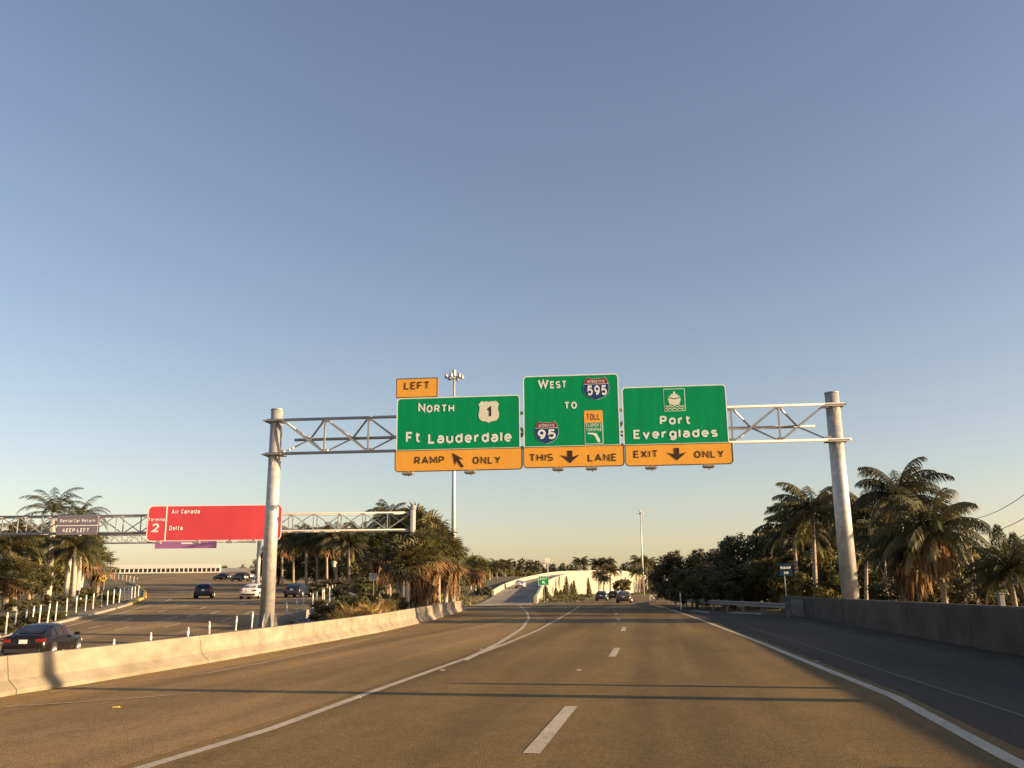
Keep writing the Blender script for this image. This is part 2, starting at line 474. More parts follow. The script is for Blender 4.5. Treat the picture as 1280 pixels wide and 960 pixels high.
def rrect(u0, u1, v0, v1, r, n=5, corners=(1, 1, 1, 1)):   # corners: bl, br, tr, tl
    pts = []
    for (cx, cy, a0, on) in ((u0 + r, v0 + r, 180, corners[0]), (u1 - r, v0 + r, 270, corners[1]),
                             (u1 - r, v1 - r, 0, corners[2]), (u0 + r, v1 - r, 90, corners[3])):
        for k in range(n + 1):
            if on:
                a = R(a0 + 90 * k / n); pts.append((cx + r * math.cos(a), cy + r * math.sin(a)))
            else:
                e = {180: (u0, v0), 270: (u1, v0), 0: (u1, v1), 90: (u0, v1)}[a0]
                pts.append((e[0] + 1e-4 * k * (1 if a0 in (180, 270) else -1), e[1]))
    return pts


# ================================================================== GROUND
def tab_from(pts): return sorted((p.y, p.x) for p in pts)


BAR_PTS = [Vector((-10.2, -14, 0)), G(-160, 903), G(20, 868), G(110, 854.5), G(260, 829), G(400, 804), G(480, 789.5), G(540, 775.5), G(582, 762.5)]
BAR_TAB = tab_from(BAR_PTS)
XR_PX = [(357, 778), (375, 773.5), (390, 767), (403, 757.5), (414, 749), (421, 738.5), (413, 731), (395, 727), (370, 722.5), (345, 719.5), (322, 717)]
XR_TAB = tab_from([GL(*p) for p in XR_PX])
XL_PX = [(-260, 850), (-120, 823), (0, 797.5), (90, 776), (130, 766), (165, 756), (183, 747.5), (183, 740), (172, 732), (152, 726), (130, 722.5)]
XL_TAB = tab_from([GL(*p) for p in XL_PX])
RAMP = [(-1.6, 104, 0), (-.9, 125, .15), (.3, 150, 1.0), (2.0, 180, 2.3), (5.2, 212, 3.7), (9.2, 238, 4.9), (15.5, 268, 6.3), (24.5, 303, 7.3), (37.5, 352, 8.1),
        (56, 432, 8.0), (74, 505, 7.6), (100, 600, 7.0)]
RAMP_HW = 3.6


def bar_x(y):
    if y <= BAR_TAB[-1][0]: return lerp_tab(BAR_TAB, y)
    e = BAR_TAB[-1]
    rt = [(p[1], p[0] - RAMP_HW - .4) for p in RAMP]
    return lerp_tab([e] + [t for t in rt if t[0] > e[0] + 5], y)


def ramp_z(y): return lerp_tab([(0, 0)] + [(p[1], p[2]) for p in RAMP], y)


def xr(y):
    b = bar_x(y) - .45
    return min(b, lerp_tab([(XR_TAB[0][0] - 14, bar_x(XR_TAB[0][0] - 14) - .45)] + XR_TAB, y) if y > XR_TAB[0][0] - 14 else b)


def xl(y): return lerp_tab(XL_TAB, y)


def smooth(t): t = max(0, min(1, t)); return t * t * (3 - 2 * t)


def H(x, y):
    b, r = bar_x(y), xr(y)
    if x >= b: return 0.0
    p = P(y)
    zb = ramp_z(y) * smooth((320 - y) / 60) - .12 if y > 95 else 0.0
    if x <= r:
        k = smooth((xl(y) - 25 - x) / 40)
        return p + k * (min(p, 2.0) - p)
    wd = min(b - r, 24 if y > 130 else 999)
    return p + (zb - p) * smooth((x - r) / max(wd, .3))


rows = [-40, -20, -5] + [i * 3.0 for i in range(0, 50)] + [150 + i * 10 for i in range(1, 26)] + [450, 520, 600, 750, 1000, 1500, 2500]
gm = MB(); NC = 0
for y in rows:
    b, r = bar_x(y), xr(y)
    xs = [-2500, -900, -400, -200, -130] + [min(xl(y), r - 6) - 65 + 65 * k / 13 for k in range(14)] + \
         [xl(y) + (r - xl(y)) * k / 6 for k in range(1, 7)] + [r + (b - .08 - r) * k / 10 for k in range(1, 11)] + [b, b + 8, b + 20, b + 40, 120, 300, 900, 2500]
    xs = sorted(xs); NC = len(xs)
    for x in xs: gm.v.append((x, y, H(x, y) - .012))
for i in range(len(rows) - 1):
    for k in range(NC - 1):
        gm.f.append((i * NC + k, i * NC + k + 1, (i + 1) * NC + k + 1, (i + 1) * NC + k)); gm.mi.append(0)
struct(gm.build('ground', M['ground'], smooth=False))


def wall_x(y): return 8.0 + .157 * y


EDGE_R = [Vector((2.6, -5, 0)), G(1264, 950), G(1118, 871), G(1028, 835), G(940, 799), G(874, 774), G(843, 763.5), G(822, 757), G(800, 751.5)]


def road_right(y):
    if y < 50: return wall_x(y)
    return lerp_tab([(50, 15.85), (56, 15.6), (70, 15.3), (95, 16.4), (125, 19.5), (160, 26)], y)


LLT = sorted((p.y, p.x) for p in [Vector((-5.4, -4, 0)), G(187, 957), G(336, 912), G(402, 888), G(453, 869), G(580, 824), G(634, 804), G(672, 788), G(690, 777)])


def strip(name, m, rws, fl, fr, fz, cols=8):
    b = MB()
    for y in rws:
        l_, r_ = fl(y), fr(y)
        for k in range(cols + 1):
            x = l_ + (r_ - l_) * k / cols
            b.v.append((x, y, fz(x, y)))
    for i in range(len(rws) - 1):
        for k in range(cols):
            b.f.append((i * (cols + 1) + k, i * (cols + 1) + k + 1, (i + 1) * (cols + 1) + k + 1, (i + 1) * (cols + 1) + k)); b.mi.append(0)
    return struct(b.build(name, m))


def edge_x(y): return lerp_tab(tab_from(EDGE_R), y)


strip('main_road', M['asphalt'], [-30 + 4 * i for i in range(34)], lambda y: bar_x(y) - .1, lambda y: edge_x(y) + .25, lambda x, y: .0)
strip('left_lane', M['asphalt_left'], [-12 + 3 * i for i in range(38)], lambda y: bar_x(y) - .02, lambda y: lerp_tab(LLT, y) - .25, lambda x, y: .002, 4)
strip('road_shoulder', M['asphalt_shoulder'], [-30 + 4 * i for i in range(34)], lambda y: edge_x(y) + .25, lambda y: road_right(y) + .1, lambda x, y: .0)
MAIN2 = [(9.5, 100), (13, 118), (18.5, 150), (27, 190), (40, 240), (62, 300), (95, 370), (150, 460)]
mb = MB()
mb.sweep([(x, y, .012) for x, y in MAIN2], [(-6.5, 0), (6.5, 0)], closed=False)
struct(mb.build('far_road', M['asphalt']))
strip('airport_road', M['asphalt_airport'], [8 + 4 * i for i in range(80)], xl, lambda y: xr(y) + (.1 if y > 48 else .3), lambda x, y: P(y) + .006, cols=10)


def line(name, pts, wd, m, z=.004, fz=None):
    b = MB(); pts = [Vector(p) for p in pts]
    for i, p in enumerate(pts):
        d = pts[min(i + 1, len(pts) - 1)] - pts[max(i - 1, 0)]; d.z = 0; d.normalize()
        r = Vector((d.y, -d.x, 0)) * wd / 2
        for q in (p - r, p + r): b.v.append((q.x, q.y, (fz(q.x, q.y) if fz else 0) + z))
    for i in range(len(pts) - 1): b.f.append((2 * i, 2 * i + 1, 2 * i + 3, 2 * i + 2)); b.mi.append(0)
    return struct(b.build(name, m))


def dense(pts, step=3.0):
    out = []
    for a, b in zip(pts, pts[1:]):
        n = max(1, int((b - a).length / step))
        for k in range(n): out.append(a + (b - a) * k / n)
    return out + [pts[-1]]


line('edge_line', EDGE_R, .17, M['paint'])
LL = [Vector((-5.4, -4, 0)), G(187, 957), G(336, 912), G(402, 888), G(453, 869), G(580, 824), G(634, 804), G(672, 788), G(716, 763.5), G(729, 754)]
line('lane_line', LL, .14, M['paint'])
line('gore_line', [G(580, 826), G(625, 803.5), G(652, 786), G(661, 774), G(659, 766), G(651, 758), G(645, 752)], .16, M['paint'], .009)
line('left_edge_line', [G(60, 866), G(96, 860.5), G(180, 851), G(254, 842.5), G(330, 828.5), G(410, 811), G(480, 794.5)], .10, M['paint_worn'], .008)
line('old_edge_line', [G(-60, 889), G(0, 885), G(80, 879.5), G(156, 874.5), G(250, 866)], .09, M['paint_worn'], .010)
DASH0, DD = G(664, 942), (G(772, 810) - G(664, 942)).normalized()
for a, b in (((664, 942), (714, 883)), ((765, 821), (771.5, 810)), ((778.5, 789), (780.5, 783.5))):
    line('lane_dash', [G(*a), G(*b)], .17, M['paint'])
for k in range(3, 7):
    s0 = G(779, 788); d0 = Vector((.10, 1, 0)).normalized()
    line('lane_dash', [s0 + d0 * 12.2 * (k - 2), s0 + d0 * (12.2 * (k - 2) + 3.1)], .17, M['paint'])
line('pavement_joint', [G(1330, 914), G(1280, 896), G(1140, 850), G(1000, 804), G(930, 782)], .06, M['joint'], .006)
# airport road: edge line and lane dashes
LR = lambda pts, wd, nm, m: line(nm, dense([GL(*p) for p in pts], 2), wd, m, .012, lambda x, y: P(y))
LR([(-30, 812), (40, 793), (88, 782), (140, 769), (204, 753), (216, 748)], .2, 'airport_edge_line', M['paint'])
for a, b in (((143, 788), (163, 783.8)), ((150, 777), (165, 773.6)), ((197, 765.6), (207, 763)), ((206, 784), (225, 779.4)), ((208, 774), (222, 770.8)),
             ((235, 771), (245, 768.2)), ((228, 757.5), (236, 755)), ((250, 761), (258, 758.2)), ((262, 767.6), (274, 764)), ((277, 776.5), (291, 771.8)),
             ((306, 767.6), (318, 763)), ((110, 786), (125, 782.8)), ((300, 756), (308, 753))):
    LR([a, b], .2, 'airport_lane_dash', M['paint'])
# kerbs, pavements
kp = [(xl(y), y) for y in [8 + 2 * i for i in range(90)]]
kb = MB(); kb.sweep([(x, y, P(y)) for x, y in kp], [(-.32, -.1), (-.32, .15), (-.04, .15), (0, .12), (0, -.1)])
kerb = struct(kb.build('kerb', M['conc_pale']))
ky = MB(); ky.sweep([(xl(y), y, P(y)) for y in [GL(165, 756).y + i * 1.0 for i in range(int(GL(172, 732).y - GL(165, 756).y) + 1)]], [(-.35, .1), (-.35, .165), (-.03, .165), (.015, .125), (.015, .01)])
struct(ky.build('yellow_kerb_paint', M['yellow_paint']))
strip('pavement', M['pavement'], [40 + 2 * i for i in range(62)], lambda y: xl(y) - (1.6 if y < 85 else 1.6 + 2.2 * smooth((y - 85) / 15)), lambda y: xl(y) - .3, lambda x, y: P(y) + .09, 2)
kb = MB(); kb.sweep([(xr(y), y, P(y)) for y in [52 + 2 * i for i in range(80)]], [(.0, -.1), (.0, .15), (.28, .15), (.3, -.1)])
struct(kb.build('kerb', M['conc_pale']))
strip('path', M['path'], [47 + 2 * i for i in range(48)], lambda y: xr(y) + .6, lambda y: xr(y) + .6 + min(3.2, 1.2 + .04 * (y - 47)), lambda x, y: H(x, y) + .05, 3)
# pale concrete aprons at the guard rail
for c4 in (((906, 766.5), (954, 768.5), (958, 766.6), (920, 765)), ((862, 763.6), (884, 766), (888, 765), (868, 763))):
    b = MB(); b.add([G(*p) + Vector((0, 0, .006)) for p in c4], [(0, 1, 2, 3)]); struct(b.build('drain_apron', M['conc_pale']))

# ================================================================== RAMP BRIDGE
rp = [Vector(p) for p in RAMP]


def curve_pts(pts, n=6):
    out = []
    for i in range(len(pts) - 1):
        p0, p1, p2, p3 = pts[max(i - 1, 0)], pts[i], pts[i + 1], pts[min(i + 2, len(pts) - 1)]
        for k in range(n):
            t = k / n
            out.append(.5 * ((2 * p1) + (p2 - p0) * t + (2 * p0 - 5 * p1 + 4 * p2 - p3) * t * t + (3 * p1 - p0 - 3 * p2 + p3) * t ** 3))
    return out + [pts[-1]]


rc = curve_pts(rp)
b = MB(); b.sweep([p + Vector((0, 0, .02)) for p in rc], [(-RAMP_HW, 0), (RAMP_HW, 0)], closed=False)
struct(b.build('ramp_road', M['ramp_conc']))
for off, nm in ((RAMP_HW - .5, 'ramp_edge_line'), (-RAMP_HW + .6, 'ramp_edge_line')):
    b = MB(); b.sweep([p + Vector((0, 0, .03)) for p in rc[3:]], [(off - .09, 0), (off + .09, 0)], closed=False)
    struct(b.build(nm, M['paint']))
rw = empty('retaining_wall', rc[14], 0, 'long cream retaining wall carrying the curved ramp, plants climbing its foot', 'wall')
base = rc[14]
i0 = next(i for i, p in enumerate(rc) if p.y > 121)
seg = rc[i0:]
b = MB()
b.sweep([p - base for p in seg], lambda i: [(RAMP_HW, -seg[i].z - .3), (RAMP_HW, .05), (RAMP_HW + .38, .05), (RAMP_HW + .38, -seg[i].z - .3)])
fixn(b.build('wall_face', M['mse'], rw))
b = MB(); b.sweep([p - base for p in seg], [(RAMP_HW, .04), (RAMP_HW, .8), (RAMP_HW + .14, .92), (RAMP_HW + .46, .92), (RAMP_HW + .46, .04)])
fixn(b.build('parapet', M['mse'], rw))
b = MB()
for i, p in enumerate(seg):
    if i % 1 == 0 and i > 1:
        d = (seg[min(i + 1, len(seg) - 1)] - seg[i - 1]); d.z = 0; d.normalize(); r = Vector((d.y, -d.x, 0))
        q = p - base + r * (RAMP_HW + .39)
        b.bar((q.x, q.y, -base.z), (q.x, q.y, p.z - base.z), .05, .03)
b.build('panel_joint', M['mse_joint'], rw)
b = MB(); b.sweep([p - base for p in rc[12:]], [(-RAMP_HW - .4, -.3), (-RAMP_HW - .4, .85), (-RAMP_HW - .1, .85), (-RAMP_HW, .7), (-RAMP_HW, -.3)])
o = fixn(b.build('parapet', M['mse'], rw)); o['label'] = 'far parapet on the left side of the ramp'

# ================================================================== BARRIERS, WALL, RAIL
bt = dense([BAR_PTS[i] for i in range(len(BAR_PTS))], 2.0)


def bar_prof(i):
    h = .58 + .24 * smooth((bt[i].y - 12) / 55)
    return [(.0, -.05), (0, .07), (-.17, .30 * h / .8), (-.24, h), (-.42, h), (-.46, .2), (-.50, -2.2), (-.2, -2.2)]


cb = empty('concrete_barrier', (0, 0, 0), 0, 'long low pale concrete median barrier, sunlit, along the left shoulder', 'barrier')
b = MB(); b.sweep(bt, bar_prof); fixn(b.build('wall_face', M['conc'], cb))
for i in range(4, len(bt) - 2, 3):       # open joints between the cast lengths
    d = (bt[i + 1] - bt[i]).normalized() * .012
    pr_ = [(o + .003, h_ + .002) for o, h_ in bar_prof(i)[:5]]
    r_ = Vector((d.y, -d.x, 0)).normalized()
    b = MB(); vs = [bt[i] + d * s_ + r_ * o + Vector((0, 0, h_)) for s_ in (-1, 1) for o, h_ in pr_]
    b.add(vs, [(k, k + 1, 5 + k + 1, 5 + k) for k in range(4)]); b.build('joint', M['joint_dark'], cb)
# low wall behind it that turns off along the kerb
lw = [GL(338, 784) + Vector((0, 0, .0)), GL(365, 778), GL(384, 772), GL(404, 768.5)]
b = MB(); b.sweep([Vector((p.x, p.y, P(p.y))) for p in lw], [(-.15, -.4), (-.15, .55), (.15, .55), (.15, -.4)])
tag(fixn(b.build('low_wall', M['conc_pale'], bevel=.02)), 'short low concrete wall branching off behind the barrier near the gantry post', 'wall')

wp = [Vector((wall_x(y), y, 0)) for y in [-30 + 4 * i for i in range(23)] + [61]]
b = MB(); b.sweep(wp, [(.0, -.1), (.02, 1.02), (.08, 1.06), (.26, 1.06), (.3, 1.0), (.3, -.1)])
wl = empty('roadside_wall', (0, 0, 0), 0, 'shade-darkened concrete wall along the shaded right shoulder', 'wall')
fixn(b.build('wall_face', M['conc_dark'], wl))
b = MB()
for y in range(6, 60, 6):
    b = MB(); b.box((wall_x(y) - .001, y, .5), (.004, .03, .98), rz=-math.atan(.157)); b.build('joint', M['joint_dark'], wl)
b = MB()
a0, a1 = Vector((wall_x(49), 49, 0)), Vector((wall_x(59), 59, 0))
b.sweep([a0 + (a1 - a0) * .2, a0 + (a1 - a0) * .7], [(-.03, 0.0), (-.03, .92), (.0, .92), (.0, 0.0)])
o = fixn(b.build('repair_patch', M['patch'], wl)); o['label'] = 'paler rectangular patch near the end of the wall'
# stub on the wall
st = Vector((wall_x(22.0) + .15, 22.0, 1.05))
b = MB(); b.box((0, 0, .14), (.12, .12, .28)); b.box((0, 0, .295), (.17, .17, .03))
tag(b.build('reflector_stub', M['rail'], loc=st, bevel=.01), 'small grey stub standing on top of the dark roadside wall', 'post')

gr = empty('guardrail', (14.9, 51, 0), 0, 'galvanised guardrail on posts joining the end of the dark roadside wall', 'guardrail')
g0 = Vector((14.9, 51, 0))
gpath = [Vector((14.75, 50.2, 0)), Vector((14.9, 56, 0)), Vector((15.05, 66, 0)), Vector((15.3, 80, 0)), Vector((16.2, 96, 0)), Vector((18.6, 112, 0)), Vector((22, 126, 0))]
b = MB(); b.sweep([p - g0 for p in dense(gpath, 4)], [(.0, .44), (-.05, .48), (-.05, .54), (0, .58), (0, .61), (-.05, .65), (-.05, .71), (0, .75), (.012, .75), (.012, .44)])
fixn(b.build('rail', M['rail'], gr))
for i, p in enumerate(dense(gpath, 3.8)):
    if i > 22: break
    b = MB(); b.box((p.x - g0.x + .12, p.y - g0.y, .4), (.15, .1, .84)); b.box((p.x - g0.x + .04, p.y - g0.y, .6), (.1, .1, .3))
    b.build('post', M['rail'], gr)

# ================================================================== MAIN GANTRY
LB, RB = A(333.5, 770, 45.2), A(1063, 745, 42.6)
LB.z, RB.z = -1.1, 0.0
U = Vector((RB.x - LB.x, RB.y - LB.y, 0)); SPAN = U.length; U.normalize()
N = Vector((U.y, -U.x, 0))            # towards the camera
RZ = math.atan2(U.y, U.x)
OFF = .62                             # sign plane lies this far in front of the pole line


def UV(px, py, off=OFF):              # pixel -> (u, z) in the gantry plane moved `off` towards the camera
    o = Vector((LB.x, LB.y, 0)) + N * off
    d = ray(px, py)
    t = (o.x * N.x + o.y * N.y) / (d.x * N.x + d.y * N.y)
    p = d * t
    return ((p.x - o.x) * U.x + (p.y - o.y) * U.y, EYE + p.z)


gan = empty('sign_gantry', (LB.x, LB.y, 0), RZ, 'tall grey steel sign gantry on two round posts spanning the main road', 'sign gantry')
ZT = (UV(345, 525, .35)[1] + UV(1030, 506.5, .35)[1]) / 2
ZB = (UV(345, 568.5, .35)[1] + UV(1040, 549, .35)[1]) / 2
ZM = (ZT + ZB) / 2 + .02
ZPL, ZPR = UV(346, 513, 0)[1], UV(1037, 492, 0)[1]
for x, zb, zt, r0, r1 in ((0, -.38, ZPL, .36, .30), (SPAN, -.2, ZPR, .40, .33)):
    b = MB(); b.tube([(x, 0, zb), (x, 0, zt)], [r0, r1], 28)
    pole = b.build('pole', M['galv'], gan, smooth=False)
    for pl in pole.data.polygons: pl.use_smooth = len(pl.vertices) == 4
    b = MB(); b.tube([(x, 0, zt), (x, 0, zt + .05)], [r1 + .03, r1 + .02], 28); b.build('pole_cap', M['galv_dark'], pole)
    b = MB()
    for k in range(8):
        a = k * math.pi / 4
        c, s_ = math.cos(a), math.sin(a)
        b.add([(x + c * r0 * .9, s_ * r0 * .9, zb), (x + c * (r0 + .22), s_ * (r0 + .22), zb), (x + c * (r0 + .2), s_ * (r0 + .2), zb + .5), (x + c * r0 * .95, s_ * r0 * .95, zb + 1.05)], [(0, 1, 2, 3)])
        b.bar((x + c * (r0 + .1) - s_ * .02, s_ * (r0 + .1) + c * .02, zb), (x + c * (r0 + .02) - s_ * .02, s_ * (r0 + .02) + c * .02, zb + 1), .03, .03)
    b.tube([(x, 0, zb), (x, 0, zb + .12)], r0 + .32, 20)
    b.build('pole_base', M['galv_dark'], pole)
    for z in (ZT, ZB):                # saddle plates that clamp the chords to the pole
        b = MB(); b.box((x, -.12, z - .02), (1.0, .95, .05)); b.add([(x - .12, -.30, z - .05), (x + .12, -.30, z - .05), (x, -.30, z - .62), (x - .12, -.36, z - .05), (x + .12, -.36, z - .05), (x, -.36, z - .62)], [(0, 1, 2), (5, 4, 3), (0, 3, 4, 1), (1, 4, 5, 2), (2, 5, 3, 0)])
        b.build('saddle', M['galv_dark'], gan)
FY, BY = -.42, .75                    # front chords, rear chord
b = MB(); b.box((0, 0, -1.15), (1.5, 1.5, 1.5)); b.build('plinth', M['conc_pale'], gan, bevel=.03)
for z, y, a_, c_ in ((ZT, FY, -.35, SPAN + .45), (ZB, FY, -.35, SPAN + .6), (ZM, BY, .75, SPAN - .75)):
    b = MB(); b.tube([(a_, y, z), (c_, y, z)], .078, 12); b.build('chord', M['alu'], gan, smooth=True)
bays = 12; bw = (SPAN - .9) / bays
for k in range(bays + 1):
    x = .45 + k * bw
    if 0 < k < bays:
        b = MB(); b.bar((x, FY, ZB), (x, FY, ZT), .075, .075); b.build('upright', M['alu'], gan)
    b = MB()
    b.box((x, FY - .01, ZT - .1), (.3, .02, .16)); b.build('gusset', M['galv_dark'], gan)
    b = MB(); b.box((x, FY - .01, ZB + .1), (.3, .02, .16)); b.build('gusset', M['galv_dark'], gan)
    if k < bays:
        z0, z1 = (ZT, ZB) if k < bays // 2 else (ZB, ZT)
        b = MB(); b.bar((x, FY, z0), (x + bw, FY, z1), .09, .09); b.build('diagonal', M['alu'], gan)
        xm = x + bw / 2
        b = MB(); b.bar((x, FY, ZT), (xm, BY, ZM), .075, .075); b.bar((xm, BY, ZM), (x + bw, FY, ZT), .075, .075); b.build('diagonal', M['alu'], gan)
        b = MB(); b.bar((x, FY, ZB), (xm, BY, ZM), .075, .075); b.bar((xm, BY, ZM), (x + bw, FY, ZB), .075, .075); b.build('diagonal', M['alu'], gan)

# ------------------------------------------------------------------ signs on it
HOLD = Vector((LB.x, LB.y, 0)) + N * OFF


def sgn(name, label, px0, px1, ytop, ybot, ysplit):
    """a panel measured at its horizontal centre; returns root and a converter of pixels to sign coordinates"""
    xc = (px0 + px1) / 2
    u0, u1 = UV(px0, (ytop + ybot) / 2)[0], UV(px1, (ytop + ybot) / 2)[0]
    zt, zb, zs = UV(xc, ytop)[1], UV(xc, ybot)[1], UV(xc, ysplit)[1]
    uc = (u0 + u1) / 2
    root = empty(name, HOLD + U * uc + Vector((0, 0, zb)), RZ, label, 'road sign', 'signs hanging on the main gantry')
    slope = .033                      # tilt of the row of panels in the picture, removed here

    def cv(px, py):
        u, z = UV(px, py + slope * (px - xc))
        return u - uc, z - zb
    return root, cv, (u0 - uc, u1 - uc), zt - zb, zs - zb


def panel(root, w2, h, hs, gw, m_low):
    u0, u1 = w2
    r = .2
    g = MB(); g.plate(rrect(u0 + gw[0], u1 - gw[1], hs + .004, h, r, corners=(0, 0, 1, 1)), 0, .04); gp = g.build('guide_panel', M['s_green'], root)
    g = MB(); g.ring(rrect(u0 + gw[0], u1 - gw[1], hs + .004, h, r, corners=(0, 0, 1, 1)), rrect(u0 + gw[0] + .055, u1 - gw[1] - .055, hs + .03, h - .055, r - .05, corners=(0, 0, 1, 1)), -.006, .002)
    g.build('border', M['s_white'], gp)
    g = MB(); g.plate(rrect(u0, u1, 0, hs, r, corners=(1, 1, 0, 0)), 0, .04); yp = g.build('lane_panel', m_low, root)
    g = MB(); g.ring(rrect(u0, u1, 0, hs, r, corners=(1, 1, 0, 0)), rrect(u0 + .04, u1 - .04, .04, hs - .025, r - .04, corners=(1, 1, 0, 0)), -.006, .002)
    g.build('border', M['s_black'], yp)
    for k in (.2, .8):
        x = u0 + (u1 - u0) * k
        g = MB(); g.bar((x, .1, .05), (x, .1, h - .1), .1, .11, up=(1, 0, 0)); g.build('hanger', M['galv_dark'], root)
    return gp, yp


def tx(cv, s, x0, x1, ybase, cap):    # pixels of left, right, baseline (at the middle) and cap height
    a, c = cv(x0, ybase), cv(x1, ybase); q = cv(x0, ybase - cap)
    v = cv((x0 + x1) / 2, ybase)[1]
    return (s, a[0], c[0], v, q[1] - a[1])


def poly(name, pts, m, parent, y0, y1=None):
    b = MB(); b.plate(pts, y0, (y0 + .003) if y1 is None else y1); return fixn(b.build(name, m, parent))


def arrow(cv, cx, cy, wd, ht, ang, parent):
    # down arrow of the lane signs: wide head, short shaft; turned by ang
    k = abs(cv(cx + 1, cy)[0] - cv(cx, cy)[0]); c = cv(cx, cy)
    P0 = [(-.13, .5), (.13, .5), (.13, .0), (.5, .16), (0, -.5), (-.5, .16), (-.13, .0)]
    ca, sa = math.cos(ang), math.sin(ang)
    pts = [(c[0] + (x * wd * ca - y * ht * sa) * k, c[1] + (x * wd * sa + y * ht * ca) * k) for x, y in P0]
    return poly('arrow', pts, M['s_black'], parent, -.009)


def mirror(half): return half + [(-x, y) for x, y in reversed(half) if abs(x) > 1e-6]


def scale_poly(p, c, wx, wy): return [(c[0] + x * wx, c[1] + y * wy) for x, y in p]


IST = mirror([(0, .455), (.16, .42), (.33, .5), (.43, .36), (.49, .15), (.5, -.05), (.43, -.25), (.27, -.4), (0, -.5)])
USR = mirror([(0, .44), (.13, .48), (.25, .455), (.34, .5), (.5, .34), (.44, .22), (.45, .08), (.5, -.12), (.47, -.28), (.36, -.4), (.18, -.43), (.07, -.46), (0, -.5)])


def interstate(parent, cv, x0, x1, y0, y1, num, nx0, nx1):
    a, c = cv(x0, y0), cv(x1, y1); mid = ((a[0] + c[0]) / 2, (a[1] + c[1]) / 2); wx, wy = c[0] - a[0], a[1] - c[1]
    sh = poly('route_shield', scale_poly(IST, mid, wx, wy), M['s_white'], parent, -.008)
    inn = scale_poly(IST, mid, wx * .985, wy * .98)
    zc = mid[1] + wy * .2
    blue = [(x, min(z, zc - .015)) for x, z in inn]; red = [(x, max(z, zc + .015)) for x, z in inn]
    # clip the shield outline into crown and body
    def clip(pts, lim, above):
        out = []
        for (x1_, z1_), (x2_, z2_) in zip(pts, pts[1:] + pts[:1]):
            i1, i2 = (z1_ >= lim) == above, (z2_ >= lim) == above
            if i1: out.append((x1_, z1_))
            if i1 != i2:
                t = (lim - z1_) / (z2_ - z1_); out.append((x1_ + (x2_ - x1_) * t, lim))
        return out
    poly('shield_body', clip(inn, zc - .012, False), M['s_blue'], sh, -.0115)
    poly('shield_crown', clip(inn, zc + .012, True), M['s_ired'], sh, -.0115)
    text('crown_lettering', [('INTERSTATE', mid[0] - wx * .33, mid[0] + wx * .33, mid[1] + wy * .25, wy * .12)], M['s_white'], sh, -.016, .01)
    n0, n1 = cv(nx0, y0)[0], cv(nx1, y0)[0]
    text('route_number', [(num, n0, n1, mid[1] - wy * .30, wy * .44)], M['s_white'], sh, -.016, .03)
    return sh


LIGHTS = {}


def luminaire(root, cv, px, py):
    x, z = cv(px, py); z = -.16
    b = MB(); b.box((x, -.62, z), (.52, .34, .09)); b.box((x, -.62, z - .065), (.46, .28, .04))
    lu = b.build('sign_light', M['lamp_body'], root, bevel=.012)
    b = MB(); b.box((x, -.62, z + .055), (.44, .26, .02)); b.build('lens', M['lamp_glass'], lu)
    b = MB(); b.bar((x - .12, -.5, z), (x - .12, .1, z + .2), .05, .05); b.bar((x + .12, -.5, z), (x + .12, .1, z + .2), .05, .05)
    for k in range(3): b.bar((x - .3, -.72 + k * .09, z - .02), (x + .3, -.72 + k * .09, z - .02), .02, .03)
    b.bar((x, -.62, z - .07), (x + .05, -.62, z - .17), .04, .04)
    b.build('bracket', M['lamp_body'], lu)


# left: NORTH US 1
s1, cv, w2, h, hs = sgn('road_sign', 'green and amber sign for Ft Lauderdale with RAMP ONLY, below the LEFT tab', 494, 653, 495.5, 588.5, 561.5)
gp, yp = panel(s1, w2, h, hs, (.05, .1), M['s_yellow'])
text('lettering', [tx(cv, 'N', 522.8, 531.6, 516.4, 10.8), tx(cv, 'ORTH', 533.2, 567.8, 516.0, 9.3), tx(cv, 'Ft', 507.3, 525.6, 555.3, 13.6), tx(cv, 'Lauderdale', 535.2, 639.6, 553.0, 13.0)], M['s_white'], gp, -.008, .03, 1.06)
a, c = cv(598, 500.5), cv(624, 526.5)
sh = poly('route_shield', scale_poly(USR, ((a[0] + c[0]) / 2, (a[1] + c[1]) / 2), c[0] - a[0], a[1] - c[1]), M['s_shield'], gp, -.008)
text('route_number', [tx(cv, '1', 608.4, 614.2, 520.5, 13)], M['s_black'], sh, -.013, .03)
text('lettering', [tx(cv, 'RAMP', 518.2, 555.2, 581.0, 9.2), tx(cv, 'ONLY', 591, 626, 578.6, 9.2)], M['s_black'], yp, -.008, .012, 1.1)
arrow(cv, 572, 575, 13, 22, R(216), yp)
t0, t1 = cv(495, 496), cv(547.5, 472.6)
b = MB(); b.plate(rrect(t0[0], t1[0], h + .012, t1[1], .05), 0, .04); tab = b.build('exit_tab', M['s_yellow'], s1)
b = MB(); b.ring(rrect(t0[0], t1[0], h + .012, t1[1], .05), rrect(t0[0] + .035, t1[0] - .035, h + .047, t1[1] - .035, .03), -.005, .002); b.build('border', M['s_black'], tab)
text('lettering', [tx(cv, 'LEFT', 505.4, 537, 488.4, 9.4)], M['s_black'], tab, -.008, .012, 1.08)
for px in (513.5, 590): luminaire(s1, cv, px, 594)
